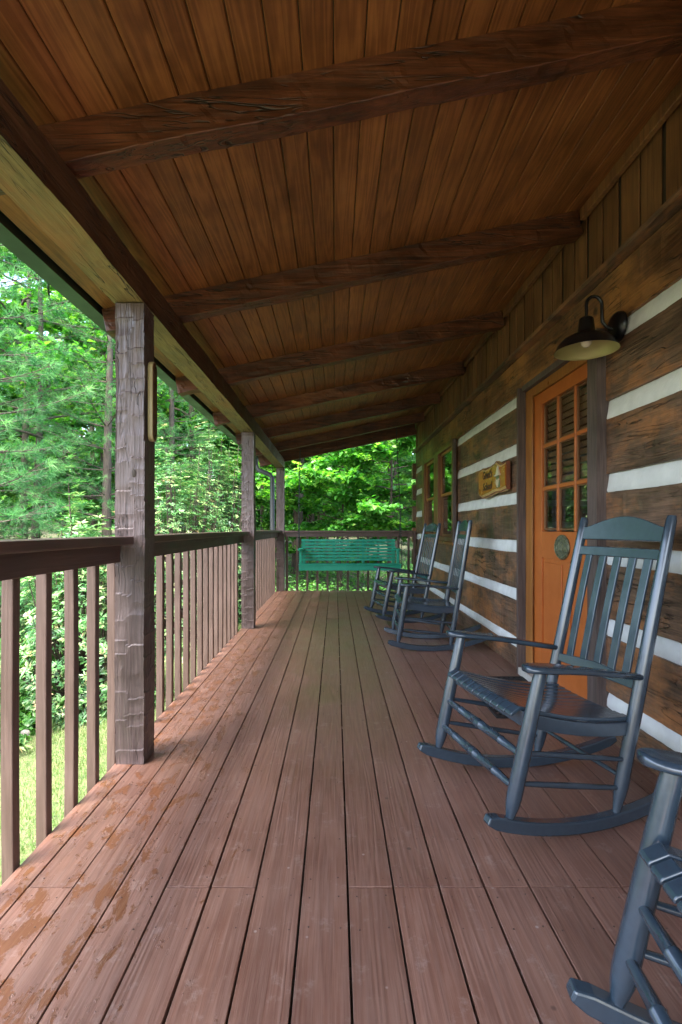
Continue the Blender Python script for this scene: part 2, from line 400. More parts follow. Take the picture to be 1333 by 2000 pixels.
# ------------------------------------------------------------------ hewn timber
def hewn(mb, length, w, h, seg=.10, amp=.004, res=.02, seed=0, m=5, wave=.0, skip=(), cols=2, ends=True, skew=0):
    """timber along local +X from 0..length, centred in Y (w) and Z (h); returns list of verts/faces added to mb"""
    rng = random.Random(seed)
    n = max(2, int(length/res)+1)
    sides = []
    for sd in range(4):
        cs = []
        for c in range(cols):
            b = [-.3]; 
            while b[-1] < length+.3: b.append(b[-1] + seg*rng.uniform(.55, 1.5))
            cs.append((b, [rng.uniform(0, 1) for _ in b]))
        sides.append(cs)
    ph = [rng.uniform(0, 6.28) for _ in range(12)]
    def depth(sd, u, s):
        if sd in skip: return 0
        split = .5 + .16*math.sin(s*5+ph[sd]) + .07*math.sin(s*29+ph[sd+4])
        c = 0 if (cols == 1 or u < split) else 1
        s = s + skew*(math.sin(u*5+ph[sd+c]+s*3) + .35*math.sin(u*17+s*9))
        b, r = sides[sd][c]
        lo, hi = 0, len(b)-1
        while hi-lo > 1:
            mid = (lo+hi)//2
            if b[mid] <= s: lo = mid
            else: hi = mid
        t = (s-b[lo])/(b[hi]-b[lo])
        uc = (u/split if c == 0 else (u-split)/(1-split)) if cols > 1 else u
        uc = min(1, max(0, uc))
        d = amp*(.45*r[lo] + 3.4*(.35+.65*r[lo-1])*t*(1-t)*(.35+.65*4*uc*(1-uc)) + .7*r[lo-2]*(1-min(1, t*3.2))**2)
        return d + wave*(.5+.5*math.sin(s*2.3+ph[sd+8])*math.sin(s*5.1+ph[sd]))
    V = []
    per = []
    for sd in range(4):
        for k in range(m): per.append((sd, k/m))
    P = len(per)
    for i in range(n):
        s = length*i/(n-1)
        for sd, u in per:
            d = depth(sd, u, s)
            if u == 0:
                d2 = depth((sd-1) % 4, .99, s)
            else: d2 = 0
            if sd == 0: y, z = -w/2 + w*u, -h/2 + d; y += d2 if u == 0 else 0      # bottom
            elif sd == 1: y, z = w/2 - d, -h/2 + h*u; z += d2 if u == 0 else 0      # +Y side
            elif sd == 2: y, z = w/2 - w*u, h/2 - d; y -= d2 if u == 0 else 0       # top
            else: y, z = -w/2 + d, h/2 - h*u; z -= d2 if u == 0 else 0              # -Y side
            V.append((s, y, z))
    F = []
    for i in range(n-1):
        for k in range(P):
            k2 = (k+1) % P
            F.append((i*P+k, i*P+k2, (i+1)*P+k2, (i+1)*P+k))
    if ends: F.append(tuple(range(P))[::-1]); F.append(tuple((n-1)*P+k for k in range(P)))
    return V, F
def add_hewn(mb, p0, p1, w, h, up=(0, 0, 1), **kw):
    """timber axis p0->p1; h measured along up, w across"""
    p0, p1 = Vector(p0), Vector(p1); X = (p1-p0); L = X.length; X.normalize()
    U = Vector(up); Z = (U - X*U.dot(X)).normalized(); Y = Z.cross(X)
    V, F = hewn(mb, L, w, h, **kw)
    mb.add([p0 + X*a + Y*b + Z*c for a, b, c in V], F)

YN, YF = -2.1, 8.97      # porch extent
XL, XW = -1.03, 1.42     # deck edge, wall face
H1 = 1.1

# ------------------------------------------------------------------ deck
mb = MB(); rng = random.Random(3)
gaps = [XL] + [.0386 + .14*k for k in range(-7, 10)] + [XW+.05]
for i in range(len(gaps)-1):
    a, b = gaps[i], gaps[i+1]
    if b-a < .02: continue
    g = .0028 + rng.uniform(-.0010, .0014)
    cuts = [YN]
    # joint line at Y=1.567 on most boards, another at 4.13 on others
    joint1 = (-.95 < a < -.9) or (-.53 < a < -.30) or a > .02
    if joint1: cuts.append(1.567 + rng.uniform(-.002, .002))
    if a > .4 and i % 2 == 0: cuts.append(4.13)
    if i % 3 == 1 and not joint1: cuts.append(6.2)
    cuts.append(YF)
    for c in range(len(cuts)-1):
        z = rng.uniform(-.0018, .0005)
        mb.box(a+g, b-g, cuts[c]+(.0026 if c else 0), cuts[c+1]-.0018, -.028+z, z)
nb = len(mb.f)
for i in range(len(gaps)-1):       # screw heads over each joist
    a, b = gaps[i], gaps[i+1]
    if b-a < .06: continue
    for yj in [1.53, 1.605] + [1.0 + .406*q for q in (0, 1, 2, 3, 4, 5, 6, 7, 8)]:
        for xx in (a+.028, b-.028):
            cx, cy_ = xx+rng.uniform(-.006, .006), yj+rng.uniform(-.008, .008)
            mb.lathe([(0, .0005), (.0024, .0005), (.0032, -.001)], (cx, cy_, 0), 8)
deck = mb.build('porch_deck', M['deck'], None, .0022, 2)
deck.data.materials.append(plain('screw_head', (.085, .048, .036), .5, .2))
for p in deck.data.polygons:
    if p.area < 3e-5: p.material_index = 1
tag(deck, 'brown painted plank porch deck with wet worn patches', kind='structure')
mb = MB()
for y in np.arange(YN+.2, YF-.05, .4): mb.box(XL+.05, XW+.1, y-.019, y+.019, -.20, -.033)
mb.box(XL+.006, XL+.044, YN, YF-.002, -.24, -.031); mb.box(XL+.05, XW+.1, YF-.045, YF-.006, -.24, -.031)
j = mb.build('deck_joists', M['railh']); tag(j, 'brown joists under the porch deck', kind='structure')
mb = MB(); mb.box(XL+.1, XW+.1, YN, YF-.05, -.9, -.45)
tag(mb.build('ground_under_deck', plain('dark_soil', (.03, .022, .015), .95)), 'dark soil under the deck', kind='structure')

# ------------------------------------------------------------------ posts
posts = []
PY = [2.371, 5.57, 8.88]
plab = ['rough hewn brown porch post nearest to the camera, with a small wooden plaque',
        'rough hewn brown porch post standing midway along the side railing',
        'rough hewn brown corner post at the far end beside the downspout']
for i, y in enumerate(PY):
    mb = MB(); L = 2.145
    V, F = hewn(mb, L, .149, .147, seg=.095, amp=.0075, res=.007 if i == 0 else .012, seed=11+i, m=14 if i == 0 else 8, wave=.006, skew=.005)
    # local X->Z up, local Y->Y, local Z-> -X
    mb.add([(-c, b, a) for a, b, c in V], F)
    root = empty('porch_post', (-.955, y+.0745, 0)); tag(root, plab[i], 'post', 'rough hewn porch posts')
    mb.build('shaft', M['post'], root)
    mb = MB()
    if i == 0:   # knot and split marks
        for (z, xx, r) in ((1.02, .0, .012), (1.62, -.03, .008)):
            mb.lathe([(0, .0), (r*.6, -.001), (r, -.004), (r*1.2, -.009)], (0, 0, 0), 10, 'z')
        kn = mb
        o = kn.build('knot', M['signdark'], root); o.rotation_euler = (R(90), 0, 0); o.location = (.02, -.070, 1.36); o.scale = (1.0, 2.2, .6)
    posts.append(root)

# ------------------------------------------------------------------ railings
def railing(name, y0, y1, bys, label):
    root = empty(name, (-1.0, (y0+y1)/2, 0)); tag(root, label, 'railing', 'brown porch railings')
    off = -root.location
    rg = random.Random(int(y0*10))
    mb = MB(); mb.sweep([(-1.005, y, 1.0435 + .0015*math.sin(y*2)) for y in np.linspace(y0, y1, 10)], (1, 0, 0), (0, 0, 1), .15, .037)
    mb.build('cap_rail', M['railh'], root, .005, 2, Matrix.Translation(off))
    mb = MB(); mb.box(-1.029, -.992, y0, y1, .942, 1.0245)
    mb.build('side_rail', M['railh'], root, .003, 2, Matrix.Translation(off))
    for y in bys:
        mb = MB()
        dx = rg.uniform(-.0025, .0015); wv = rg.uniform(-.003, .003)
        pts = [(-1.0515 + dx + wv*math.sin(z*3), y + .019 + wv*math.sin(z*2.2+1), z) for z in np.linspace(-.2, 1.02, 9)]
        mb.sweep(pts, (1, 0, 0), (0, 1, 0), .039, .039)
        mb.build('baluster', M['rail'], root, .0035, 2, Matrix.Translation(off))
    return root
railing('porch_railing', -1.5, 2.366, [1.643+.187*k for k in range(-12, 5)], 'brown railing nearest to the camera at the left edge, ending at the first post')
railing('porch_railing', 2.525, 5.565, [2.69+.1815*k for k in range(0, 16)], 'brown side railing between the first and the middle post')
railing('porch_railing', 5.725, 8.875, [5.86+.182*k for k in range(0, 17)], 'brown side railing between the middle post and the far corner post')
root = empty('porch_railing', (.25, 8.95, 0)); tag(root, 'brown end railing behind the green swing', 'railing', 'brown porch railings'); off = Matrix.Translation(-root.location)
mb = MB(); mb.box(-.88, 1.36, 8.89, 9.03, 1.018, 1.053); mb.build('cap_rail', M['railh'], root, .005, 2, off)
mb = MB(); mb.box(-.88, 1.36, 8.935, 8.970, .945, 1.0165); mb.build('side_rail', M['railh'], root, .003, 2, off)
mb = MB(); mb.box(1.365, 1.405, 8.90, 8.965, 0.001, 1.05); mb.build('end_stud', M['railh'], root, .003, 2, off)
for x in [-.845+.178*k for k in range(13)]:
    mb = MB(); mb.sweep([(x, 8.995, z) for z in (-.2, .4, 1.0)], (1, 0, 0), (0, 1, 0), .038, .038); mb.build('baluster', M['rail'], root, .003, 2, off)

# ------------------------------------------------------------------ porch roof
SL = .2075
def zc(x): return 2.641 + SL*x       # underside of the ceiling boards
def zr(x): return 2.495 + SL*x       # underside of the rafters
roof = empty('porch_roof', (-.96, 2.4, 2.146)); tag(roof, 'sloping porch roof with hewn rafters and a stained plank ceiling', 'roof')
RO = Matrix.Translation(-roof.location)
mb = MB(); x = -1.338; k = 0; rng = random.Random(8)
YR = 9.12
while x < 1.44:
    x2 = x+.1025; g = .0016
    mb2 = [(x+g, zc(x+g)+.004), (x+g+.0035, zc(x+g+.0035)), (x2-g-.0035, zc(x2-g-.0035)), (x2-g, zc(x2-g)+.004), (x2-g, zc(x2-g)+.018), (x+g, zc(x+g)+.018)]
    # a bead line near the board's edge
    mb.prism(mb2, lambda a, b: (a, YN, b), lambda a, b: (a, YR, b))
    x = x2
mb.build('ceiling_boards', M['ceiling'], roof, 0, 2, RO)
mb = MB()
mb.prism([(-1.345, zc(-1.345)+.0125), (1.7, zc(1.7)+.0125), (1.7, zc(1.7)+.09), (-1.42, zc(-1.42)+.09), (-1.42, zc(-1.42)+.055), (-1.345, zc(-1.345)+.055)], lambda a, b: (a, YN, b), lambda a, b: (a, YR+.25, b))
mb.build('roof_sheet', M['roof'], roof, 0, 2, RO)
mb = MB(); add_hewn(mb, (-.9635, YN, 2.2255), (-.9635, 9.06, 2.2255), .154, .158, seg=.16, amp=.005, res=.03, seed=5, m=5, wave=.005)
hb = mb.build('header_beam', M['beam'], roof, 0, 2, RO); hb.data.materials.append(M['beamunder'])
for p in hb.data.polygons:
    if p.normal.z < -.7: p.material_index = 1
RY = [-.85, .42, 1.694, 2.945, 4.30, 5.61, 6.90, 8.10, 8.95]
for i, y in enumerate(RY):
    mb = MB(); h = .146 if i < 8 else .20
    x0, x1 = -1.335, 1.415
    zo = -h/2 + .003
    add_hewn(mb, (x0, y+.05, zc(x0)+zo), (x1, y+.05, zc(x1)+zo), .10, h, seg=.16, amp=.007, res=.02, seed=40+i, m=5, wave=.007, skip=(2,), cols=2, skew=.01)
    mb.build('rafter', M['rafter'], roof, .003, 1, RO)
# gutter with downspout
mb = MB()
t = .004
poly = [(-1.355, 2.44), (-1.355, 2.335), (-1.450, 2.335), (-1.478, 2.40), (-1.478, 2.44), (-1.474, 2.44), (-1.474, 2.402), (-1.448, 2.339), (-1.359, 2.339), (-1.359, 2.44)]
mb.prism(poly, lambda a, b: (a, YN, b), lambda a, b: (a, YR+.2, b))
gut = mb.build('gutter', M['gutter'], roof, 0, 2, RO)
mb = MB(); P = [(-1.41, 9.1, 2.34), (-1.41, 9.1, 2.21), (-1.37, 9.1, 2.13), (-1.16, 9.12, 2.05), (-1.12, 9.12, 1.98), (-1.12, 9.12, -.5)]
mb.tube(P, .042, 8); dsp = mb.build('downspout', M['spout'], gut, 0, 2, Matrix.Translation(-roof.location))

# ------------------------------------------------------------------ cabin
cab = empty('log_cabin', (XW, 3.5, 0)); tag(cab, 'log cabin wall of dark hewn logs with white chinking beside the porch', 'cabin')
CO = Matrix.Translation(-cab.location)
CH = [(2.051, 2.137), (1.671, 1.763), (1.290, 1.380), (.910, 1.000), (.535, .620), (.160, .237)]
segs_full = [(YN, 2.70), (3.88, 9.04)]
def logs_between(z0, z1, segs, seed):
    for j, (a, b) in enumerate(segs):
        mb = MB()
        add_hewn(mb, (XW+.09, a, (z0+z1)/2), (XW+.09, b, (z0+z1)/2), .18, z1-z0, seg=.07, amp=.0048, res=.022, seed=seed*7+j, m=6, wave=.006, cols=2)
        mb.build('log', M['log'], cab, 0, 2, CO)
WY0, WY1 = 5.985, 8.20       # window opening
rows = [(2.137, 2.42), (1.763, 2.051), (1.380, 1.671), (1.000, 1.290), (.620, .910), (.237, .535), (-.06, .160)]
for r, (z0, z1) in enumerate(rows):
    if r == 0: segs = [(YN, 9.04)]
    elif r <= 3: segs = [(YN, 2.70), (3.88, WY0), (WY1, 9.04)]
    else: segs = segs_full
    logs_between(z0, z1, segs, r+1)
M['plate'] = wood('plate_log_wood', (.075, .032, .014), (.30, .135, .052), 'y', .5, (12, .7), 6, .25, 1.2, True, ((.40, .17, .05), 2.2, .5), .05, .6, .15, .5, checks=.9, pstretch=2.5)
for o in KIDS[cab.name][:1]: o.data.materials[0] = M['plate']
for r, (z0, z1) in enumerate(CH):
    segs = [(YN, 2.71), (3.87, WY0+.01), (WY1-.01, 9.04)] if r <= 3 else [(YN, 2.71), (3.87, 9.04)]
    if r == 0: segs = [(YN, 2.71), (3.87, WY0+.01), (WY1-.01, 9.04)]
    for a, b in segs:
        mb = MB(); n = int((b-a)/.05)+2; rg = random.Random(r*9+int(a))
        ys = np.linspace(a, b, n); top = []; bot = []
        vs = []
        for y in ys:
            ox = .014 + .003*math.sin(y*7+r) ; 
            vs += [(XW+.03, y, z0-.02), (XW+.008+rg.uniform(0, .003), y, z0+.004+rg.uniform(-.003, .003)), (XW+ox, y, (z0+z1)/2), (XW+.022, y, z1-.002+rg.uniform(-.003, .003)), (XW+.04, y, z1+.02)]
        fs = [(i*5+k, i*5+k+1, (i+1)*5+k+1, (i+1)*5+k) for i in range(n-1) for k in range(4)]
        mb.add(vs, fs, True); mb.build('chinking', M['chink'], cab, 0, 2, CO)
# log ends at the far corner and the end wall
for k in range(6):
    mb = MB(); z1 = 2.24-.378*k
    add_hewn(mb, (1.372, 9.10, z1-.137), (5.6, 9.10, z1-.137), .15, .274, seg=.09, amp=.006, res=.05, seed=300+k, m=4)
    mb.build('corner_log', M['log'], cab, 0, 2, CO)
mb = MB(); mb.box(1.45, 5.6, 9.06, 9.14, -.1, 2.45); mb.build('end_chinking', M['chink'], cab, 0, 2, CO)
# inner core so no light leaks through, and main roof
mb = MB(); mb.box(XW+.12, XW+.17, YN, 2.70, -.7, 3.0); mb.box(XW+.12, XW+.17, 3.88, WY0, -.7, 3.0); mb.box(XW+.12, XW+.17, WY1, 9.03, -.7, 3.0)
mb.box(XW+.12, XW+.17, WY0, WY1, -.7, .93); mb.box(XW+.12, XW+.17, WY0, WY1, 2.15, 3.0); mb.box(XW+.12, XW+.17, 2.70, 3.88, 2.16, 3.0); mb.box(XW+.12, XW+.17, 2.70, 3.88, -.7, -.01)
mb.build('wall_core', M['siding'], cab, 0, 2, CO)
mb = MB(); mb.box(5.5, 5.6, YN, 9.0, -.7, 3.1); mb.box(XW+.17, 5.5, YN-.08, YN, -.7, 3.1); mb.build('back_wall', M['siding'], cab, 0, 2, CO)
mb = MB(); mb.prism([(1.60, zc(1.6)+.11), (3.5, 3.9), (6.0, 2.9), (6.0, 3.0), (3.5, 4.02), (1.55, zc(1.55)+.2)], lambda a, b: (a, YN-.3, b), lambda a, b: (a, YR+.4, b)); mb.build('main_roof', M['roof'], cab, 0, 2, CO)
mb = MB(); mb.box(XW+.02, 5.6, 9.08, 9.13, 2.45, 3.0); mb.prism([(1.6, 3.0), (5.6, 3.0), (3.5, 3.85)], lambda a, b: (a, 9.08, b), lambda a, b: (a, 9.13, b)); mb.build('gable', M['siding'], cab, 0, 2, CO)
# ledge, boards above
mb = MB(); add_hewn(mb, (XW-.008, YN, 2.436), (XW-.008, 9.08, 2.436), .09, .030, seg=.3, amp=.002, res=.08, seed=77, m=2); mb.build('ledge_trim', M['log'], cab, 0, 2, CO)
mb = MB(); mb.box(XW+.045, XW+.118, YN, 9.03, 2.44, 3.0); mb.build('siding_shade_backing', M['signdark'], cab, 0, 2, CO)  # near-black colour stands in for the shade in the slots between boards
mb = MB(); y = 9.02; rng = random.Random(5)
while y > YN:
    wd = .30 + rng.uniform(-.015, .02)
    y0 = max(YN, y-wd); mid = (y+y0)/2
    mb.box(XW+.034, XW+.044, mid+.006, y, 2.448, 2.9); mb.box(XW+.036, XW+.044, y0, mid-.006, 2.448, 2.9)
    y = y0-.034
mb.build('siding_boards', M['siding'], cab, .003, 1, CO)
mb = MB()
for i in range(len(RY)-1):
    mb.box(XW-.012, XW+.018, RY[i]+.105, RY[i+1]-.005, 2.866, 2.932)
mb.build('ceiling_trim', M['siding'], cab, .003, 1, CO)

# door -----------------------------------------------------------------------
for nm, y0, y1 in (('near', 2.690, 2.795), ('far', 3.845, 3.882)):
    mb = MB(); x0 = 1.375
    add_hewn(mb, (x0+.05, (y0+y1)/2, .0), (x0+.05, (y0+y1)/2, 2.15), .10, y1-y0, up=(0, 1, 0), seg=.3, amp=.003, res=.04, seed=60+int(y0), m=4)
    mb.build('door_buck', M['buck'], cab, 0, 2, CO)
mb = MB(); mb.box(1.40, 1.47, 2.795, 3.845, 2.118, 2.16); mb.build('door_header', M['buck'], cab, .003, 2, CO)
mb = MB(); mb.box(1.432, 1.49, 3.72, 3.844, .03, 2.117); mb.box(1.426, 1.4315, 3.70, 3.76, .03, 2.06)
mb.box(1.432, 1.49, 2.796, 2.81, .03, 2.117); mb.box(1.432, 1.49, 2.811, 3.719, 2.052, 2.117)
mb.build('door_casing', M['casing'], cab, .004, 2, CO)
mb = MB(); mb.box(1.375, 1.50, 2.796, 3.844, .001, .055); mb.build('door_threshold', M['threshold'], cab, .004, 2, CO)
# the door leaf
DX = 1.445
G0, G1, gp = 2.850, 3.576, .242
door_me = MB()
def dbox(y0, y1, z0, z1, x0=DX, x1=DX+.04): door_me.box(x0, x1, y0, y1, z0, z1)
DY0, DY1, DZ0, DZ1 = 2.72, 3.717, .06, 2.048
dbox(DY0, G0, DZ0, DZ1); dbox(G1, DY1, DZ0, DZ1)
dbox(G0, G1, 1.962, DZ1); dbox(G0, G1, .893, 1.075); dbox(G0, G1, DZ0, .30)
dbox(3.15, 3.25, .30, .893)
dbox(G0, 3.15, .30, .893, DX+.012, DX+.04); dbox(3.25, G1, .30, .893, DX+.012, DX+.04)
dr = door_me.build('door', M['door'], cab, .0025, 2, CO)
mb = MB()
for y0, y1 in ((2.875, 3.125), (3.275, 3.551)): mb.box(DX+.004, DX+.013, y0, y1, .33, .863)
mb.build('door_panel', M['door'], dr, .006, 3, CO)
mb = MB()
for k in (1, 2): yy = G1-gp*k; mb.box(DX+.003, DX+.03, yy-.013, yy+.013, 1.076, 1.961)
for zz in (1.372, 1.666):
    for k in range(3):
        a = G1-gp*k-(.0135 if k else .0005); b = G1-gp*(k+1)+(.0135 if k < 2 else .0005); mb.box(DX+.004, DX+.03, b, a, zz-.012, zz+.012)
mb.build('muntin_bars', M['door'], dr, .004, 2, CO)
mb = MB()
for k in range(3):     # bead round each pane
    for r in range(3):
        a = G1-gp*k-.013; b = G1-gp*(k+1)+.013; z0 = 1.075+.2957*r+.012; z1 = 1.075+.2957*(r+1)-.012
        for q in ((a-.009, a-.002, z0, z1), (b+.002, b+.009, z0, z1), (b+.0095, a-.0095, z0+.001, z0+.008), (b+.0095, a-.0095, z1-.008, z1-.001)): mb.box(DX+.010, DX+.022, *q)
mb.build('glazing_bead', M['winwood'], dr, .001, 1, CO)
mb = MB(); mb.box(DX+.022, DX+.027, G0, G1, 1.075, 1.962); mb.build('glass_pane', M['glass'], dr, 0, 2, CO)
mb = MB()
for k in range(13):
    z = 1.965-.045*k; mb.sweep([(DX+.046, G0+.001, z), (DX+.046, G1-.001, z)], (.35, 0, -.93), (.93, 0, .35), .032, .003)
mb.build('blind_slats', M['blind'], dr, 0, 2, CO)
mb = MB(); mb.lathe([(0, -.055), (.018, -.052), (.026, -.04), (.022, -.026), (.010, -.02), (.010, -.004), (.028, -.003), (.03, .0)], (DX, 2.80, .95), 20, 'x'); mb.build('door_knob', M['knob'], dr, 0, 2, CO)
# oval brass plaque on the door
pq = empty('door_plaque', (DX, 3.243, .895)); tag(pq, 'oval weathered brass plaque on the orange door', 'plaque')
POV = Matrix.Translation(-pq.location)
def oval(mb, sx, sz, x0, x1, cy=3.243, cz=.977, n=36):
    poly = [(cy+sx*math.cos(2*math.pi*k/n), cz+sz*math.sin(2*math.pi*k/n)) for k in range(n)]
    mb.prism(poly, lambda a, b: (x0, a, b), lambda a, b: (x1, a, b))
mb = MB(); oval(mb, .100, .080, DX-.012, DX); mb.build('oval_plate', M['brass'], pq, .004, 3, POV)
mb = MB()
n = 40
mb.tube([(DX-.013, 3.243+.091*math.cos(2*math.pi*k/n), .977+.072*math.sin(2*math.pi*k/n)) for k in range(n+1)], .0045, 6)
mb.tube([(DX-.013, 3.243+.060*math.cos(2*math.pi*k/n), .977+.050*math.sin(2*math.pi*k/n)) for k in range(n+1)], .003, 6)
for k in range(22):
    a = 2*math.pi*k/22; mb.sweep([(DX-.014, 3.243+r*math.cos(a), .977+r*.8*math.sin(a)) for r in (.066, .084)], (0, -math.sin(a), math.cos(a)), (1, 0, 0), .007, .006)
mb.box(DX-.020, DX-.011, 3.215, 3.228, .955, 1.005); mb.box(DX-.020, DX-.011, 3.236, 3.25, .95, 1.012); mb.box(DX-.020, DX-.011, 3.258, 3.271, .955, 1.005); mb.box(DX-.019, DX-.011, 3.205, 3.282, .944, .952)
mb.build('relief', M['brass'], pq, .002, 1, POV)

# window ---------------------------------------------------------------------
wx = XW
wn = MB()
F0, F1 = .93, 2.13
for (y0, y1) in ((5.99, 6.12), (8.02, 8.195)): wn.box(wx-.028, wx+.03, y0, y1, F0, F1)
wn.box(wx-.024, wx+.03, 6.121, 8.019, 2.095, F1); wn.box(wx-.03, wx+.03, 6.121, 8.019, F0, .985)
wn.box(wx-.03, wx+.03, 6.93, 7.22, .986, 2.094)
win = wn.build('window', M['winwood'], cab, .003, 2, CO)
mb = MB(); mb.box(1.372, 1.405, 5.93, 5.989, .90, 2.136); mb.build('side_buck', M['buck'], win, .003, 2, CO)
mb = MB(); mb.box(wx-.06, wx+.02, 5.94, 8.24, .895, .929); mb.build('sill', M['casing'], win, .004, 2, CO)
for (y0, y1) in ((6.121, 6.929), (7.221, 8.019)):
    for (z0, z1, dx) in ((.986, 1.55, .028), (1.515, 2.094, .010)):
        f = MB(); s = .045
        f.box(wx+dx, wx+dx+.022, y0, y0+s, z0, z1); f.box(wx+dx, wx+dx+.022, y1-s, y1, z0, z1)
        f.box(wx+dx, wx+dx+.022, y0+s, y1-s, z0, z0+s*.8); f.box(wx+dx, wx+dx+.022, y0+s, y1-s, z1-s*.8, z1)
        f.build('sash', M['casing'] if dx < .02 else M['winwood'], win, .002, 2, CO)
        g = MB(); g.box(wx+dx+.009, wx+dx+.013, y0+s, y1-s, z0+s*.8, z1-s*.8)
        g.build('glass_pane', M['winglass'], win, 0, 2, CO)

# ------------------------------------------------------------------ barn lamp
LY, LX, LZ = 2.56, 1.257, 1.985
lamp = empty('wall_lamp', (XW, LY, 2.11)); tag(lamp, 'black gooseneck barn lamp with cream inside, mounted above the orange door', 'lamp')
LO = Matrix.Translation(-lamp.location)
mb = MB(); mb.lathe([(.0, -.03), (.045, -.029), (.066, -.022), (.074, -.010), (.075, .006)], (XW-.004, LY, 2.105), 28, 'x'); mb.build('back_plate', M['black'], lamp, 0, 2, LO)
mb = MB()
pts = [(XW-.03, LY, 2.095), (XW-.062, LY, 2.105), (XW-.082, LY, 2.13), (XW-.085, LY, 2.18), (XW-.085, LY, 2.215)]
for k in range(1, 9):
    a = math.pi*k/8; cx = (XW-.085+LX)/2; rr = (XW-.085-LX)/2
    pts.append((cx+rr*math.cos(a), LY, 2.215+rr*1.1*math.sin(a)))
pts.append((LX, LY, 2.14)); mb.tube(pts, .0085, 10); mb.build('gooseneck_arm', M['black'], lamp, 0, 2, LO)
mb = MB()
prof = [(0, .168), (.028, .166), (.034, .158), (.036, .13), (.042, .088), (.047, .084), (.075, .078), (.110, .060), (.133, .034), (.145, .008), (.150, .0)]
mb.lathe(prof, (LX, LY, LZ), 40); mb.build('shade', M['black'], lamp, 0, 2, LO)
mb = MB()
prof = [(.150, .0), (.1475, .001), (.1425, .009), (.130, .034), (.107, .058), (.073, .075), (.040, .081), (0, .083)]
mb.lathe(prof, (LX, LY, LZ), 40); mb.build('shade_lining', M['shadein'], lamp, 0, 2, LO)
mb = MB(); mb.lathe([(0, .018), (.012, .020), (.024, .032), (.028, .046), (.022, .062), (.014, .078)], (LX, LY, LZ), 18); mb.build('bulb', M['bulb'], lamp, 0, 2, LO)

# ------------------------------------------------------------------ carved sign
SX0, SX1 = 1.368, 1.412; SY0, SY1 = 4.12, 4.87
sg = empty('wood_sign', (1.41, 4.5, 1.41)); tag(sg, 'live edge wooden sign with burnt lettering and a carved bearded figure, on the log wall', 'sign')
SO = Matrix.Translation(-sg.location)
top = [(4.12, 1.640), (4.20, 1.632), (4.28, 1.632), (4.33, 1.650), (4.38, 1.672), (4.43, 1.658), (4.50, 1.650), (4.60, 1.638), (4.70, 1.640), (4.78, 1.655), (4.87, 1.645)]
bot = [(4.87, 1.395), (4.80, 1.372), (4.6, 1.385), (4.4, 1.405), (4.25, 1.400), (4.12, 1.412)]
poly = top+bot
mb = MB(); mb.prism(poly, lambda a, b: (SX0+.012, a, b), lambda a, b: (SX1, a, b)); mb.build('board', M['signend'], sg, 0, 2, SO)
def inset(p, t): a, b = p; return (a, b-t if b > 1.5 else b+t)
pi_ = [inset(p, .028) for p in poly]
mb = MB(); mb.prism(pi_, lambda a, b: (SX0, a, b), lambda a, b: (SX0+.0119, a, b)); mb.build('face', M['signface'], sg, 0, 2, SO)
mb = MB(); vs = []; n = len(poly)
for p, q in zip(poly, pi_): vs += [(SX0+.004, q[0], q[1]), (SX0+.016, p[0], p[1]), (SX1-.002, p[0], p[1]+(.002 if p[1] > 1.5 else -.002))]
fs = []
for k in range(n):
    if k in (len(top)-1, n-1): continue
    k2 = (k+1) % n; fs += [(3*k, 3*k+1, 3*k2+1, 3*k2), (3*k+1, 3*k+2, 3*k2+2, 3*k2+1)]
mb.add(vs, fs, True); mb.build('live_edge', M['signedge'], sg, 0, 2, SO)
def text_mesh(body, size, mat, mtx, parent, name, ext=.003):
    c = bpy.data.curves.new('txt', 'FONT'); c.body = body; c.size = size; c.extrude = ext; c.align_x = 'CENTER'; c.offset = .0012; c.resolution_u = 3
    c.shear = .25
    o = bpy.data.objects.new('txt', c); COL.objects.link(o)
    dg = bpy.context.evaluated_depsgraph_get(); me = bpy.data.meshes.new_from_object(o.evaluated_get(dg))
    bpy.data.objects.remove(o); me.transform(mtx)
    me.name = name; me.materials.clear()
    return link(name, me, mat, parent)
# text faces -X: local x -> -Y, local y -> Z, local z -> -X
TM = lambda y, z: SO @ Matrix(((0, 0, -1, SX0), (-1, 0, 0, y), (0, 1, 0, z), (0, 0, 0, 1)))
text_mesh("Grant's", .098, M['signdark'], TM(4.60, 1.545), sg, 'lettering')
text_mesh("School", .098, M['signdark'], TM(4.60, 1.440), sg, 'lettering')
fx = SX0-.004
def relief(name, polys, mat, d=.012):
    mb = MB()
    for pl in polys: mb.prism(pl, lambda a, b: (SX0-d, a, b), lambda a, b: (SX0+.002, a, b))
    return mb.build(name, mat, sg, .003, 2, SO)
cy = 4.29
relief('carved_hat', [[(cy-.045, 1.545), (cy+.045, 1.545), (cy+.03, 1.57), (cy+.012, 1.605), (cy-.005, 1.622), (cy-.02, 1.60), (cy-.035, 1.57)]], M['cream'])
relief('carved_brim', [[(cy-.06, 1.536), (cy+.06, 1.532), (cy+.06, 1.546), (cy-.06, 1.55)]], M['cream'], .018)
relief('carved_face', [[(cy-.028, 1.505), (cy+.028, 1.505), (cy+.03, 1.533), (cy-.03, 1.533)]], M['figgreen'], .010)
relief('carved_beard', [[(cy-.032, 1.512), (cy-.036, 1.480), (cy-.012, 1.438), (cy+.006, 1.446), (cy+.034, 1.480), (cy+.030, 1.512), (cy, 1.500)]], M['cream'], .014)
relief('carved_coat', [[(cy-.045, 1.437), (cy+.045, 1.437), (cy+.048, 1.50), (cy-.048, 1.50)]], M['figgreen'], .006)

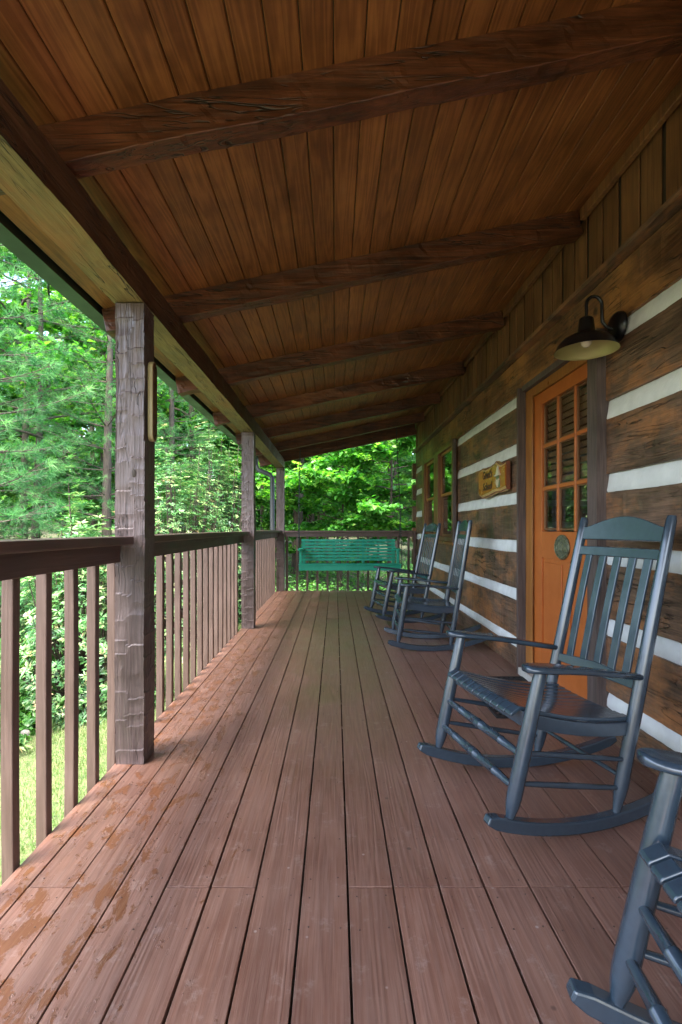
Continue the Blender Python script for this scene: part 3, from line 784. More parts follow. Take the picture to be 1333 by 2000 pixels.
# ------------------------------------------------------------------ small plaque on the first post
pk = empty('wooden_plaque', (-.876, 2.43, 1.51)); tag(pk, 'narrow mottled wooden plaque with rounded cream edge on the side of the nearest post', 'plaque')
KO = Matrix.Translation(-pk.location)
pol = []
for k in range(9): a = math.pi*k/8; pol.append((2.447+.033*math.cos(a), 1.86+.033*math.sin(a)))
for k in range(9): a = math.pi+math.pi*k/8; pol.append((2.447+.033*math.cos(a), 1.545+.033*math.sin(a)))
mb = MB(); mb.prism(pol, lambda a, b: (-.886, a, b), lambda a, b: (-.862, a, b)); mb.build('board', M['plankedge'], pk, .004, 3, KO)
mb = MB(); sc = lambda a, b: (2.447+(a-2.447)*.80, 1.7025+(b-1.7025)*.965)
mb.prism(pol, lambda a, b: (-.863, *sc(a, b)), lambda a, b: (-.8605, *sc(a, b))); mb.build('face', M['plank'], pk, 0, 2, KO)
for z in (1.865, 1.54):
    mb = MB(); mb.lathe([(0, .0035), (.004, .003), (.006, .0)], (-.8607, 2.447, z), 12, 'x'); mb.build('screw', M['signdark'], pk, 0, 2, KO)

# ------------------------------------------------------------------ door mat
mb = MB()
MX0, MX1, MY0, MY1 = .93, 1.37, 2.95, 3.75
mb.box(MX0, MX1, MY0, MY0+.02, .001, .012); mb.box(MX0, MX1, MY1-.02, MY1, .001, .012)
mb.box(MX0, MX0+.02, MY0+.02, MY1-.02, .001, .012); mb.box(MX1-.02, MX1, MY0+.02, MY1-.02, .001, .012)
for i in range(19):
    for jx in range(11):
        cx = MX0+.04+.037*jx + (.0185 if i % 2 else 0); cyy = MY0+.04+.0405*i
        if cx > MX1-.03: continue
        n = 8
        vs = []
        for r in (.012, .020):
            for k in range(n):
                a = 2*math.pi*k/n; vs += [(cx+r*math.cos(a), cyy+r*math.sin(a)*1.1, .010), (cx+r*math.cos(a), cyy+r*math.sin(a)*1.1, .001)]
        fs = []
        for k in range(n):
            k2 = (k+1) % n; o = 2*n
            fs += [(2*k, 2*k2, o+2*k2, o+2*k), (2*k, 2*k+1, 2*k2+1, 2*k2), (o+2*k, o+2*k2, o+2*k2+1, o+2*k+1)]
        mb.add(vs, fs)
mt = mb.build('door_mat', M['rubber']); tag(mt, 'black perforated rubber mat on the deck in front of the orange door', 'mat')

# ------------------------------------------------------------------ rocking chairs
def make_chair(nslat, label, solid=False):
    root = empty('rocking_chair'); tag(root, label, 'rocking chair', 'dark blue rocking chairs along the cabin wall')
    m = M['chair']
    # local: +x = backwards, y = lateral, origin = where the rockers touch the floor
    vf, vb, uf, ub = .288, .243, -.40, .07
    R0 = 1.3
    vat = lambda u: vf + (vb-vf)*(u-uf)/(ub-uf)
    for s in (-1, 1):
        mb = MB(); n = 26; pts = []; tt = []; ww = []
        for i in range(n+1):
            u = -.49 + (.95)*i/n
            t = .046
            e = min(u+.49, .46-u)
            if e < .05: t = .046*(.55+.45*math.sin(math.pi/2*max(0, e)/.05))
            tt.append(t); pts.append((u, s*vat(u), R0-math.sqrt(R0*R0-u*u)+.023)); ww.append(.040)
        mb.sweep(pts, (0, 1, 0), [(-p[0], 0, R0-p[2]) for p in pts], ww, tt)
        mb.build('rocker', m, root, .006, 2)
        # front post
        mb = MB(); b = Vector((uf, s*vf, .098)); t = Vector((uf+.118, s*(vf+.008), .607))
        fr = [0, .03, .10, .16, .5, .9, 1]; rr = [.013, .0155, .0235, .0265, .0265, .0235, .020]
        mb.tube([b.lerp(t, q) for q in fr], rr, 18); mb.build('front_leg', m, root)
        # rear post
        mb = MB(); b = Vector((ub, s*vb, .040)); t = Vector((ub+.257, s*(vb-.004), 1.146))
        fr = [0, .02, .06, .09, .35, .6, .9, .985, 1]; rr = [.013, .015, .022, .025, .025, .0235, .021, .019, .015]
        mb.tube([b.lerp(t, q) for q in fr], rr, 18); mb.build('rear_leg', m, root)
        # arm: paddle, wide at the front, narrow at the back
        mb = MB(); a0, a1 = -.352, .182; poly = []
        prof = [(a0, .0), (a0+.006, .022), (a0+.02, .038), (a0+.045, .050), (a0+.09, .054), (a0+.16, .047), (a0+.26, .034), (a0+.40, .024), (a1, .020)]
        zz = lambda u: .618 - .075*((u-a0)/(a1-a0))**1.1 + .004*math.sin((u-a0)*9)
        yc = lambda u: s*((vf+.008) + (vb-.005-(vf+.008))*(u-a0)/(a1-a0) + .004)
        vs = []; fs = []
        cross = [(-1, .0), (-.86, .009), (-.6, .0115), (.6, .0115), (.86, .009), (1, .0), (.86, -.009), (.6, -.0115), (-.6, -.0115), (-.86, -.009)]
        nn = len(cross)
        for u, hw in prof:
            for (q, dz) in cross: vs.append((u, yc(u)+q*hw, zz(u)+dz*(1 if hw > .01 else .3)))
        for i in range(len(prof)-1):
            for k in range(nn): k2 = (k+1) % nn; fs.append((i*nn+k, i*nn+k2, (i+1)*nn+k2, (i+1)*nn+k))
        fs.append(tuple(range(nn))); fs.append(tuple((len(prof)-1)*nn+k for k in range(nn)))
        mb.add(vs, fs, True); mb.build('arm', m, root)
        # side rungs
        for z0, z1 in ((.325, .235), (.222, .132)):
            f = lambda z: Vector((uf+.118*(z-.098)/.509, s*vf, z)); g = lambda z: Vector((ub+.257*(z-.04)/1.106, s*vb, z))
            mb = MB(); mb.tube([f(z0), f(z0).lerp(g(z1), .15), f(z0).lerp(g(z1), .5), f(z0).lerp(g(z1), .85), g(z1)], [.008, .0095, .0115, .0095, .008], 10); mb.build('side_rung', m, root)
    seat_z = lambda u: None
    # front rungs with turned rings
    for z in (.318, .208):
        u = uf+.118*(z-.098)/.509 - .004
        prof = [(-1, .009), (-.93, .012), (-.8, .0135), (-.56, .0155), (-.55, .0175), (-.54, .0155), (-.2, .017), (-.06, .0175), (-.055, .019), (-.045, .0175), (-.03, .019), (-.015, .0175), (0, .019), (.015, .0175), (.03, .019), (.045, .0175), (.055, .019), (.06, .0175), (.2, .017), (.54, .0155), (.55, .0175), (.56, .0155), (.8, .0135), (.93, .012), (1, .009)]
        mb = MB(); mb.tube([(u, q*vf, z) for q, r in prof], [r for q, r in prof], 12); mb.build('front_rung', m, root)
    mb = MB(); z = .17; u = ub+.257*(z-.04)/1.106; mb.tube([(u, -vb, z), (u, 0, z), (u, vb, z)], [.008, .011, .008], 10); mb.build('rear_rung', m, root)
    # seat frame: front apron (scooped), side rails, rear rail
    ffu = lambda z: uf+.118*(z-.098)/.509
    zc_ = lambda u: .472 - .085*((u+.33)/.50) - .020*math.sin(max(0, min(1, (u+.33)/.50))*math.pi)   # seat top profile
    mb = MB()
    ys = np.linspace(-.262, .262, 15)
    mb.sweep([(-.318, y, .428-.008*(1-(y/.262)**2)) for y in ys], (1, 0, 0), (0, 0, 1), .020, [.058 - .016*(1-(y/.262)**2) for y in ys]); mb.build('front_apron', m, root, .003)
    for s in (-1, 1):
        us = np.linspace(-.315, .145, 12)
        mb = MB(); mb.sweep([(u, s*(.262-.028*(u+.315)/.46), zc_(u)-.040) for u in us], (0, 1, 0), (0, 0, 1), .020, .050); mb.build('seat_rail', m, root, .003)
    # seat slats run front to back, dished
    ns = 11 if not solid else 11
    for k in range(ns):
        y = -.253 + .506*(k+.5)/ns; wdt = .506/ns - (.0055 if not solid else .0015)
        us = [-.372, -.366, -.352, -.335] + list(np.linspace(-.315, .150, 13))
        dip = .012*(1-(y/.253)**2)
        pts = []; tts = []
        for u in us:
            z = zc_(max(u, -.33)) - dip*(.4+.6*min(1, (u+.38)/.2))
            if u < -.335: z -= .55*(-.335-u)
            taper = 1-.10*(u+.315)/.46
            pts.append((u, y*taper, z - .007)); tts.append(.014 if u > -.37 else .008)
        mb = MB(); mb.sweep(pts, (0, 1, 0), (0, 0, 1), wdt, tts); mb.build('seat_slat', m, root, .003)
    # back: crest rail, upper rail, lower rail, slats
    bu = lambda z: ub+.257*(z-.04)/1.106
    nrm = Vector((1.106, 0, -.257)).normalized()
    bow = lambda y: .010*(1-(y/.235)**2)
    ys = np.linspace(-.228, .228, 21)
    crest_h = lambda y: .060 + .045*max(0, math.cos(min(1, abs(y)/.20)*math.pi/2))**1.0
    mb = MB(); mb.sweep([(bu(1.045+crest_h(y)/2)+bow(y), y, 1.045+crest_h(y)/2) for y in ys], nrm, (.2, 0, 1), .017, [crest_h(y) for y in ys]); mb.build('crest_rail', m, root, .004)
    mb = MB(); mb.sweep([(bu(.995)+bow(y), y, .995) for y in ys], nrm, (.23, 0, 1), .018, .042); mb.build('upper_rail', m, root, .004)
    mb = MB(); mb.sweep([(bu(.50)+bow(y), y, .50+.006*(1-(y/.23)**2)) for y in ys], nrm, (.23, 0, 1), .018, [.035+.02*(1-abs(y)/.23) for y in ys]); mb.build('lower_rail', m, root, .004)
    for k in range(nslat):
        y = (k-(nslat-1)/2)*(.405/nslat)
        z0, z1 = .51, .985
        wd = .038 if nslat == 5 else .019
        zs = np.linspace(z0, z1, 9)
        lum = lambda z: -.003*math.sin((z-z0)/(z1-z0)*math.pi)
        mb = MB(); mb.sweep([(bu(z)+bow(y)+lum(z), y*(1+.05*(z-z0)), z) for z in zs], (0, 1, 0), nrm, wd, .011 if nslat == 5 else .007); mb.build('back_slat', m, root, .0025)
    return root
def place(root, x, y, deg, pitch=0):
    """x,y floor contact point; deg = rotation of the backwards axis from +X; pitch>0 rolls forward"""
    Rz = Matrix.Rotation(R(deg), 4, 'Z'); Rp = Matrix.Rotation(R(-pitch), 4, 'Y')
    T = Matrix.Translation((x, y, 1.3)) @ Rz @ Rp @ Matrix.Translation((0, 0, -1.3))
    root.location = T.to_translation(); root.rotation_euler = T.to_euler()
def contact(near_front, deg):
    """near front leg foot (x,y) -> floor origin"""
    a = R(deg); bx, by = math.cos(a), math.sin(a); lx, ly = -math.sin(a), math.cos(a)
    return near_front[0] + .40*bx + .288*lx, near_front[1] + .40*by + .288*ly
ch1 = make_chair(5, 'dark blue slatted rocking chair standing directly in front of the orange door')
x, y = contact((.595, 1.75), 13); place(ch1, x, y, 13)
ch4 = copy_tree(ch1); ch4['label'] = 'dark blue rocking chair nearest to the camera, cut off at the right'
x4, y4 = .588, 1.070
a = R(-7); bx, by = math.cos(a), math.sin(a); lx, ly = -math.sin(a), math.cos(a)
place(ch4, x4+.40*bx-.288*lx, y4+.40*by-.288*ly, -7)
ch2 = make_chair(7, 'dark blue rocking chair with narrow back slats, nearer of the two by the window', True)
place(ch2, .885, 4.83, -2, 4.0)
ch3 = copy_tree(ch2); ch3['label'] = 'dark blue rocking chair with narrow back slats, the one closest to the green swing'
x, y = contact((.520, 5.84), 10); place(ch3, x, y, 10, 1.5)

# ------------------------------------------------------------------ porch swing
sw = empty('porch_swing', (.22, 7.95, .45)); tag(sw, 'green painted slatted porch swing hanging on chains at the far end', 'swing')
WO = Matrix.Translation(-sw.location)
ms = M['swing']
X0, X1 = -.545, .995
def part(name, f, bev=.003, par=None):
    mb = MB(); f(mb); return mb.build(name, ms, par or sw, bev, 2, WO)
part('front_board', lambda m: m.box(X0, X1, 7.72, 7.745, .455, .535))
part('rear_board', lambda m: m.box(X0+.03, X1-.03, 8.17, 8.195, .43, .50))
for k in range(7):
    y0 = 7.70+.070*k; part('seat_slat', lambda m, y0=y0, k=k: m.box(X0-.005, X1+.005, y0, y0+.058, .536-.003*k, .554-.003*k), .004)
for x in (X0+.06, .22, X1-.06): part('seat_bearer', lambda m, x=x: m.box(x-.019, x+.019, 7.746, 8.169, .46, .534))
for k in range(7):
    z = .595 + .0505*k; yy = 8.16 + .045*(k/7)
    part('back_slat', lambda m, z=z, yy=yy: m.box(-.54, .965, yy, yy+.018, z-.0195, z+.0195, ), .003)
for x in (-.50, -.02, .45, .93):
    part('back_stay', lambda m, x=x: m.sweep([(x, 8.195, .50), (x, 8.245, .92)], (1, 0, 0), (0, 1, 0), .045, .02))
for s, x in ((-1, X0+.02), (1, X1-.04)):
    part('arm_post', lambda m, x=x: m.box(x-.018, x+.018, 7.755, 7.825, .556, .757))
    part('arm_rest', lambda m, x=x, s=s: m.prism([(x-.038, 8.20), (x+.038, 8.20), (x+.045, 7.80), (x+.035, 7.72), (x, 7.70), (x-.035, 7.72), (x-.045, 7.80)], lambda a, b: (a, b, .758), lambda a, b: (a, b, .780)))
def chain(mb, p0, p1):
    p0, p1 = Vector(p0), Vector(p1); d = p1-p0; L = d.length; d.normalize(); n = int(L/.030)
    a = d.orthogonal().normalized(); b = d.cross(a)
    for i in range(n):
        c = p0 + d*(L*(i+.5)/n); s = a if i % 2 else b
        pts = [c + d*(.020*math.cos(t)) + s*(.009*math.sin(t)) for t in [2*math.pi*k/8 for k in range(9)]]
        mb.tube(pts, .0036, 4, False)
for x in (-.56, .975):
    zt = zr(x)+.004; hy = 8.15
    mb = MB(); mb.tube([(x, hy, zt+.03), (x, hy, zt-.04), (x+.015, hy, zt-.055), (x, hy, zt-.07)], .005, 6); mb.build('hook', M['steel'], sw, 0, 2, WO)
    mb = MB(); xs = X0-.018 if x < 0 else X1+.018
    chain(mb, (x, hy, zt-.065), (xs if x < 0 else xs, 7.95, 1.35)); chain(mb, (xs, 7.95, 1.35), (xs, 7.77, .50)); chain(mb, (xs, 7.95, 1.35), (xs, 8.18, .48))
    mb.build('chain', M['steel'], sw, 0, 2, WO)

# ------------------------------------------------------------------ ground
mb = MB(); xs = np.concatenate([np.linspace(-120, -12, 10), np.linspace(-10, 8, 19), np.linspace(12, 120, 10)])
ys = np.concatenate([np.linspace(-120, -8, 10), np.linspace(-6, 30, 25), np.linspace(36, 140, 10)])
def gz(x, y):
    z = -.72
    z += .10*max(0, -x-2.8)**1.0 if x > -12 else .92
    if y > 9.5: z += .035*(min(y, 40)-9.5)
    return z
vs = [(x, y, gz(x, y) + .04*math.sin(x*2.1+y*1.3)) for x in xs for y in ys]
ny = len(ys); fs = [(i*ny+k, (i+1)*ny+k, (i+1)*ny+k+1, i*ny+k+1) for i in range(len(xs)-1) for k in range(ny-1)]
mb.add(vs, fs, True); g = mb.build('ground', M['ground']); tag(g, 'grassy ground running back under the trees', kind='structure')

rs = np.random.RandomState(4)
n = 70000
px = rs.uniform(-3.6, -1.1, n); py = rs.uniform(1.2, 9.5, n)
pz = np.array([gz(a, b) + .04*math.sin(a*2.1+b*1.3) for a, b in zip(px, py)])
hh = rs.uniform(.025, .065, n); an = rs.uniform(0, 6.28, n); le = rs.normal(0, .02, (n, 2))
V = np.zeros((n, 3, 3)); V[:, 0] = np.c_[px-.003*np.cos(an), py-.003*np.sin(an), pz-.005]; V[:, 1] = np.c_[px+.003*np.cos(an), py+.003*np.sin(an), pz-.005]
V[:, 2] = np.c_[px+le[:, 0], py+le[:, 1], pz+hh]
gr = np_mesh('lawn_grass', V.reshape(-1, 3), np.arange(n*3).reshape(-1, 3), M['grass'], None, np.clip(rs.normal(.5, .25, n), 0, 1)); tag(gr, 'short pale green lawn grass outside the left railing', 'grass', kind='stuff')

# ------------------------------------------------------------------ foliage builders
def unit(v): return v/np.maximum(1e-9, np.linalg.norm(v, axis=-1, keepdims=True))
def leaf_arrays(P, D, Nn, L, W, rs, droop=.15):
    """each leaf: 2 quads folded on the midrib: base, side, tip..; 6 verts, 2 quads"""
    n = len(P); D = unit(D); S = unit(np.cross(D, Nn)); Nn = np.cross(S, D)
    L = L[:, None]; W = W[:, None]
    base = P; tip = P + D*L - Nn*L*droop; m1 = P + D*L*.55 - Nn*L*.02
    l1 = P + D*L*.42 + S*W*.5 + Nn*W*.14; r1 = P + D*L*.42 - S*W*.5 + Nn*W*.14
    V = np.stack([base, l1, tip, r1], 1).reshape(-1, 3)
    b = np.arange(n)*4
    F = np.concatenate([np.c_[b, b+1, b+2], np.c_[b, b+2, b+3]])
    return V, F
def rand_dirs(rs, n, up=0.): 
    v = rs.normal(size=(n, 3)); v[:, 2] += up; return unit(v)
def crown_obj(name, V, F, mat, rnd, parent): return np_mesh(name, V, F, mat, parent, rnd)

def make_pine(seed, h, Rr, label, group, needle=.10, nw=.0042, per=26, z0=.5, dens=1.0, tuft_r=1.0, thin=.07):
    rs = np.random.RandomState(seed); rg = random.Random(seed)
    root = empty('pine_tree'); tag(root, label, 'pine tree', group)
    mb = MB(); lean = (rg.uniform(-.03, .03), rg.uniform(-.03, .03))
    tp = [(lean[0]*z + .04*math.sin(z*.9+seed), lean[1]*z + .04*math.cos(z*.7), z) for z in np.linspace(-.2, h, 14)]
    tr = [max(.012, thin*(1-z/h)**.8+.006) for z in np.linspace(0, h, 14)]
    mb.tube(tp, tr, 9, True)
    mb.build('trunk', M['bark'], root)
    mb = MB(); T = []; TD = []
    z = z0; k = 0
    while z < h-.15:
        nb = rg.choice((4, 5, 5, 6))
        for j in range(nb):
            a = 2*math.pi*(j/nb) + k*1.1 + rg.uniform(-.3, .3)
            L = Rr*(max(.05, 1-z/h))**.65*rg.uniform(.7, 1.1)
            up = rg.uniform(.0, .35)
            d = np.array([math.cos(a), math.sin(a), up]); 
            b0 = np.array([lean[0]*z + .04*math.sin(z*.9+seed), lean[1]*z, z])
            pts = []; ns = max(4, int(L/.3))
            for q in range(ns+1):
                t = q/ns; pts.append(b0 + d*L*t + np.array([0, 0, -.12*L*t + .22*L*t*t]))
            mb.tube(pts, [max(.004, .012*(1-q/ns)*(L/1.8)+.003) for q in range(ns+1)], 5, False)
            side = np.array([-math.sin(a), math.cos(a), 0])
            s = .25*L
            while s < L:
                t = s/L; f = t*ns; i0 = min(ns-1, int(f)); p = pts[i0] + (pts[i0+1]-pts[i0])*(f-i0)
                for sg_ in (-1, 1):
                    bl = (.42*(L-s)+.14)*rg.uniform(.6, 1.1)
                    bd = unit(d*.7 + side*sg_*rg.uniform(.6, 1.0) + np.array([0, 0, rg.uniform(0, .35)]))
                    e = p + bd*bl
                    mb.tube([p, (p+e)/2+np.array([0, 0, -.01]), e], [.004, .003, .002], 3, False)
                    q = .10
                    nt_ = max(1, int(bl/.11*dens))
                    for c in range(nt_):
                        T.append(p + bd*bl*(c+1)/nt_ + rs.normal(0, .012, 3)); TD.append(unit(bd + np.array([0, 0, .25])))
                s += .15/dens
            T.append(pts[-1]); TD.append(unit(d))
        z += rg.uniform(.28, .46); k += 1
    mb.build('branches', M['bark'], root)
    T = np.array(T); TD = np.array(TD); n = len(T)
    P = np.repeat(T, per, 0); Dd = np.repeat(TD, per, 0)
    P = P - Dd*rs.uniform(0, .07, (len(P), 1))
    ND = unit(Dd*.75 + rand_dirs(rs, len(P))*1.0)
    Ln = needle*rs.uniform(.75, 1.15, (len(P), 1)); S = unit(np.cross(ND, rand_dirs(rs, len(P))))
    V = np.stack([P - S*nw/2, P + S*nw/2, P + ND*Ln - np.array([0, 0, 1])*Ln*.12], 1).reshape(-1, 3)
    tv = np.repeat(np.clip(rs.normal(.45, .2, n), 0, 1), per)
    np_mesh('needles', V, np.arange(len(V)).reshape(-1, 3), M['pine'], root, np.clip(tv + rs.normal(0, .12, len(P)), 0, 1))
    return root

def make_broadleaf(seed, h, Rr, label, group, name='broadleaf_tree', leaf=.11, nl=9000, trunk_r=.09, z0=.25, mat='maple', layers=True, bark='bark', lean=(0, 0), nlimb=26, asp=.75, cat='tree', crown_z=1.0):
    rs = np.random.RandomState(seed); rg = random.Random(seed)
    root = empty(name); tag(root, label, cat, group)
    mb = MB(); zs = np.linspace(-.3, h*.95, 12)
    tx = lambda z: lean[0]*z + .06*math.sin(z*.6+seed)*min(1, z/2+.2); ty = lambda z: lean[1]*z + .06*math.cos(z*.5+seed)
    mb.tube([(tx(z), ty(z), z) for z in zs], [max(.01, trunk_r*(1-.9*max(0, z)/h)) for z in zs], 9, True)
    mb.build('trunk', M[bark], root)
    mb = MB(); T = []; TD = []
    for i in range(nlimb):
        t = z0 + (1-z0)*(i+rg.random())/nlimb*.97; z = h*t
        a = i*2.399 + rg.uniform(-.5, .5)
        prof = math.sin(math.pi*min(1, max(.12, (t-z0)/(1-z0)*.85+.15)))**.6
        L = Rr*prof*rg.uniform(.65, 1.1)*crown_z
        up = rg.uniform(.05, .45) if layers else rg.uniform(.2, .9)
        d = np.array([math.cos(a), math.sin(a), up]); b0 = np.array([tx(z), ty(z), z])
        ns = 6; pts = [b0 + d*L*q/ns + np.array([.06*L*math.sin(q+i), .06*L*math.cos(q*1.3+i), -.14*L*(q/ns)**2]) for q in range(ns+1)]
        mb.tube(pts, [max(.003, trunk_r*.28*(1-q/ns)+.003) for q in range(ns+1)], 5, False)
        side = np.array([-math.sin(a), math.cos(a), 0])
        for q in range(int(5+L*4)):
            t2 = rg.uniform(.22, 1); f = t2*ns; i0 = min(ns-1, int(f)); p = pts[i0] + (pts[i0+1]-pts[i0])*(f-i0)
            bl = L*rg.uniform(.15, .42)*(1.15-t2*.5); bd = unit(d*.6 + side*rg.uniform(-1, 1) + np.array([0, 0, rg.uniform(-.15, .3)]))
            e = p + bd*bl; mb.tube([p, e], [.0045, .002], 3, False)
            for c in np.linspace(.25, 1, max(3, int(bl/.09))): T.append(p + bd*bl*c); TD.append(bd)
    mb.build('branches', M['bark' if bark == 'palebark' else bark], root)
    T = np.array(T); TD = np.array(TD)
    idx = rs.randint(0, len(T), nl); P = T[idx] + rs.normal(0, leaf*.55, (nl, 3))*np.array([1, 1, .5 if layers else 1])
    hd = rand_dirs(rs, nl); hd[:, 2] *= .45; D = unit(TD[idx]*.5 + hd); D[:, 2] -= .12
    Nn = unit(np.array([0, 0, 1.]) + rs.normal(0, .45 if layers else .7, (nl, 3)))
    Ls = leaf*rs.uniform(.65, 1.2, nl)
    V, F = leaf_arrays(P, D, Nn, Ls, Ls*asp, rs)
    cl = np.clip(rs.normal(.5, .22, len(T)), 0, 1)[idx]
    r = np.clip(cl + rs.normal(0, .12, nl), 0, 1)
    np_mesh('crown', V, F, M[mat], root, np.r_[r, r])
    return root

def make_laurel(seed, rx, ry, h, label, group, nwh=1300, leaf=.066, name='laurel_shrub', mat='laurel'):
    rs = np.random.RandomState(seed); rg = random.Random(seed)
    root = empty(name); tag(root, label, 'shrub', group)
    nwh = int(nwh*1.7)
    u = rand_dirs(rs, nwh, .25); u[:, 2] = np.abs(u[:, 2])*1.0 - .12*rs.rand(nwh)
    rad = rs.uniform(.55, 1.0, (nwh, 1))**.6
    bumpy = 1 + .16*np.sin(u[:, :1]*7+seed) * np.cos(u[:, 1:2]*6) + .10*np.sin(u[:, 2:3]*11+u[:, :1]*9)
    T = u*rad*bumpy*np.array([rx, ry, h]); T[:, 2] = np.maximum(T[:, 2], .05)
    mb = MB()
    for i in range(0, nwh, 9):
        p = T[i]; b = np.array([p[0]*.12, p[1]*.12, 0]); m_ = (b+p)/2 + np.array([p[0]*.12, p[1]*.12, -.05*h])
        mb.tube([b, m_, p], [.014, .009, .004], 4, False)
    mb.build('stem', M['bark'], root)
    k = 8; P = np.repeat(T, k, 0); A = unit(u + np.array([0, 0, .8])); AA = np.repeat(A, k, 0)
    rd = rand_dirs(rs, len(P)); rd = unit(rd - AA*np.sum(rd*AA, 1, keepdims=True))
    D = unit(rd + AA*rs.uniform(.0, .55, (len(P), 1)))
    Nn = unit(AA + rs.normal(0, .2, (len(P), 3)))
    Ls = leaf*rs.uniform(.7, 1.15, len(P))
    V, F = leaf_arrays(P + D*.008, D, Nn, Ls, Ls*.34, rs, .1)
    cl = np.repeat(np.clip(rs.normal(.42, .2, nwh), 0, 1), k)
    r = np.clip(cl + rs.normal(0, .1, len(P)), 0, 1)
    np_mesh('foliage', V, F, M[mat], root, np.r_[r, r])
    return root
def put(o, x, y, rz=0, s=1, dz=0):
    o.location = (x, y, gz(x, y)+dz-.03); o.rotation_euler = (0, 0, rz); o.scale = (s, s, s); return o

# pines on the left
GP = 'pines beside the lawn'
put(make_pine(1, 7.0, 1.45, 'young white pine with soft bright tufts nearest to the left railing', GP, z0=.7, per=34, needle=.13, nw=.0055, dens=.8), -3.95, 5.8)
put(make_pine(2, 8.5, 1.9, 'tall white pine reaching up beside the first porch post', GP, z0=1.5, thin=.09), -3.95, 8.9, 1.2)
put(make_pine(3, 9.5, 2.2, 'large pine farther back at the left edge of the photo', GP, z0=1.0, thin=.11), -6.1, 8.8, 2.2)
p4 = put(make_pine(4, 8.0, 2.0, 'pine rising behind the laurels between the first and middle posts', GP, z0=1.8, thin=.09), -3.5, 11.0, .4)
p5 = put(make_pine(5, 7.5, 1.35, 'slim dark pine by the cabin corner beyond the end railing', GP, z0=.6, thin=.06, nw=.006, per=20), 2.25, 13.2, .9)

GL = 'laurels edging the lawn'
put(make_laurel(21, 1.05, 1.0, 1.55, 'low laurel behind the balusters at the far left', GL, 1300), -3.6, 3.9)
put(make_laurel(22, .75, .8, 2.25, 'bushy laurel with yellowish tips left of the first post', GL, 1300), -2.5, 5.3)
put(make_laurel(23, .9, 1.1, 3.3, 'large laurel seen right of the first post', GL, 1700), -2.45, 8.0)
put(make_laurel(24, .95, 1.1, 3.9, 'tall laurel in pale bloom just left of the middle post', GL, 2200), -2.35, 10.2)
put(make_laurel(25, 1.0, 1.0, 1.6, 'dark green laurel beside the far corner post', GL, 1300), -2.3, 12.8)

put(make_laurel(26, 1.1, 1.1, 1.9, 'laurel thicket under the pines at the left edge', GL, 1300), -5.1, 6.9)
put(make_laurel(27, 1.2, 1.1, 1.8, 'laurel thicket deep under the large pine at the far left', GL, 1300), -6.3, 9.6)
# ground cover along the lawn's edge and under the trees
rs = np.random.RandomState(77); n = 42000
a = rs.rand(n); cx = np.where(a < .55, rs.uniform(-3.9, -2.6, n), rs.uniform(-7, 4.5, n)); cyv = np.where(a < .55, rs.uniform(2.0, 9.5, n), rs.uniform(9.8, 20, n))
hm = np.where(a < .55, .55*np.clip((-cx-2.55)/.7, .05, 1), .45) * (.65+.35*np.sin(cx*3.1)*np.cos(cyv*2.3))
cz = np.array([gz(p, q) for p, q in zip(cx, cyv)]) + hm*rs.rand(n)**.5
Nn = unit(np.array([0, -.3, 1.]) + rs.normal(0, .5, (n, 3))); D = rand_dirs(rs, n); D[:, 2] *= .4
Ls = rs.uniform(.05, .10, n); V, F = leaf_arrays(np.c_[cx, cyv, cz], D, Nn, Ls, Ls*.7, rs); r = np.clip(rs.normal(.5, .25, n), 0, 1)
iv = np_mesh('undergrowth', V, F, M['ivy'], None, np.r_[r, r]); tag(iv, 'leafy green undergrowth along the lawn edge and under the trees', 'undergrowth', kind='stuff')
rkm = plain('pale_stone', (.35, .34, .31), .9, 0, .3, .4, 14, .6)
for i, (x, y, s) in enumerate(((-2.72, 4.4, .10), (-2.80, 4.75, .07), (-2.62, 5.1, .085), (-2.66, 5.6, .07))):
    bm = bmesh.new(); bmesh.ops.create_icosphere(bm, subdivisions=3, radius=s)
    rg = random.Random(i)
    for v in bm.verts: v.co *= 1+.18*math.sin(v.co.x*40+i)*math.cos(v.co.y*33)+rg.uniform(-.03, .03); v.co.z *= .6
    me = bpy.data.meshes.new('stone'); bm.to_mesh(me); bm.free(); o = link('stone', me, rkm); o.location = (x, y, gz(x, y)+.02)
    tag(o, 'small pale stone at the edge of the lawn, seen between the left balusters', 'stone', 'pale stones at the lawn edge')

# maples beyond the end railing
GM = 'young maples beyond the end railing'
put(make_broadleaf(31, 5.2, 2.0, 'leafy young maple with bright layered leaves behind the swing', GM, nl=12000, leaf=.15, z0=.12, trunk_r=.05, nlimb=34), .15, 13.6)
put(make_broadleaf(32, 5.6, 1.9, 'young maple with pale leaves hanging near the cabin corner', GM, nl=12000, leaf=.15, z0=.25, trunk_r=.05, nlimb=30), 1.35, 12.6, 1)
put(make_broadleaf(33, 5.0, 1.8, 'young maple right of the far corner post', GM, nl=9000, leaf=.14, z0=.15, trunk_r=.04, nlimb=30), -1.1, 16.5, 2)
GT = 'tall trees behind the porch'
put(make_broadleaf(34, 13, 3.2, 'tall dark trunked tree leaning behind the left end of the swing', GT, nl=16000, leaf=.17, z0=.35, trunk_r=.17, lean=(.05, 0), mat='forest', layers=False), -1.25, 16.2)
put(make_broadleaf(35, 12, 2.2, 'pale barked tree just right of the far corner post', GT, nl=9000, leaf=.16, z0=.45, trunk_r=.11, bark='palebark', mat='forest', layers=False), -1.45, 14.2)
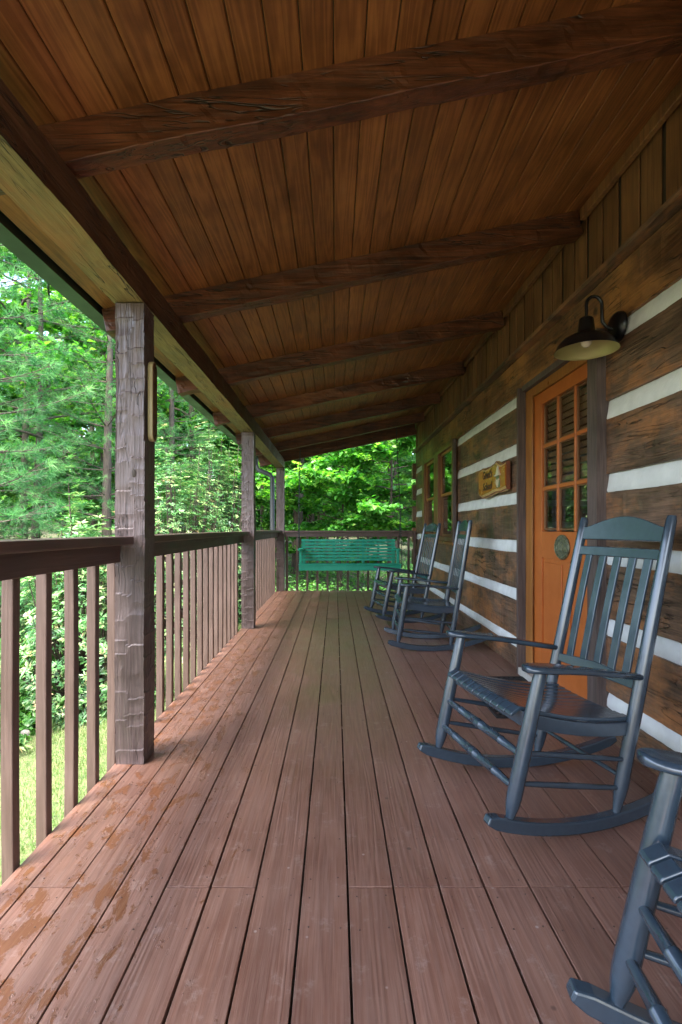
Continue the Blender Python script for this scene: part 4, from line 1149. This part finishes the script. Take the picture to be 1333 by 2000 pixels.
put(make_broadleaf(36, 9, 2.6, 'slender tree with open sky between its leaves at the upper left', GT, nl=7000, leaf=.13, z0=.3, trunk_r=.09, mat='maple'), -5.6, 9.6)
put(make_broadleaf(37, 10, 2.8, 'dark trunked tree behind the pines at the far left', GT, nl=9000, leaf=.13, z0=.3, trunk_r=.10, mat='maple'), -7.0, 11.6, 2)
# woods farther back: three kinds copied
GW = 'trees of the woods farther back'
kinds = []
for i, (sd, h, rr) in enumerate(((51, 13, 3.6), (52, 11, 3.2), (53, 15, 3.8))):
    t = make_broadleaf(sd, h, rr, 'broadleaf tree in the woods farther back', GW, nl=17000, leaf=.24, z0=.14, trunk_r=.17, mat='forest', layers=(i != 2), nlimb=34)
    kinds.append(t)
rg = random.Random(12); spots = []
for row, (yy, dx, jit) in enumerate(((19, 3.4, .9), (25, 4.0, 1.3), (32, 5.0, 1.6), (41, 6.0, 2))):
    x = -.78*yy
    while x < .30*yy+1:
        spots.append((x+rg.uniform(-jit, jit), yy+rg.uniform(-jit, jit))); x += dx
spots += [(-9.5, 12.5), (-11.5, 15), (-8.2, 15.5), (-6.5, 14.5), (-4.2, 15.0)]
spots += [(-9.5, 9.0)]
for i, (x, y) in enumerate(spots):
    t = kinds[i] if i < 3 else copy_tree(kinds[i % 3])
    s = rg.uniform(.75, 1.05)
    if y > 0 and x/y < -.48: s *= .6
    put(t, x, y, rg.uniform(0, 6.28), s)
# the mass of leaves that closes the woods at the back
rs = np.random.RandomState(9); n = 60000
th = rs.uniform(-.82, .42, n); rr = rs.uniform(44, 54, n); x = rr*np.sin(th); y = rr*np.cos(th); z = -.4 + rs.uniform(0, 1, n)*9*(.8+.2*np.sin(th*31))
D = rand_dirs(rs, n); Nn = unit(np.array([0, -.6, .8]) + rs.normal(0, .5, (n, 3))); Ls = rs.uniform(.5, .9, n)
V, F = leaf_arrays(np.c_[x, y, z], D, Nn, Ls, Ls*.7, rs); r = np.clip(rs.normal(.5, .25, n), 0, 1)
fw = np_mesh('far_woods', V, F, M['forest'], None, np.r_[r, r]); tag(fw, 'mass of green leaves closing the far woods', 'woods', kind='stuff')
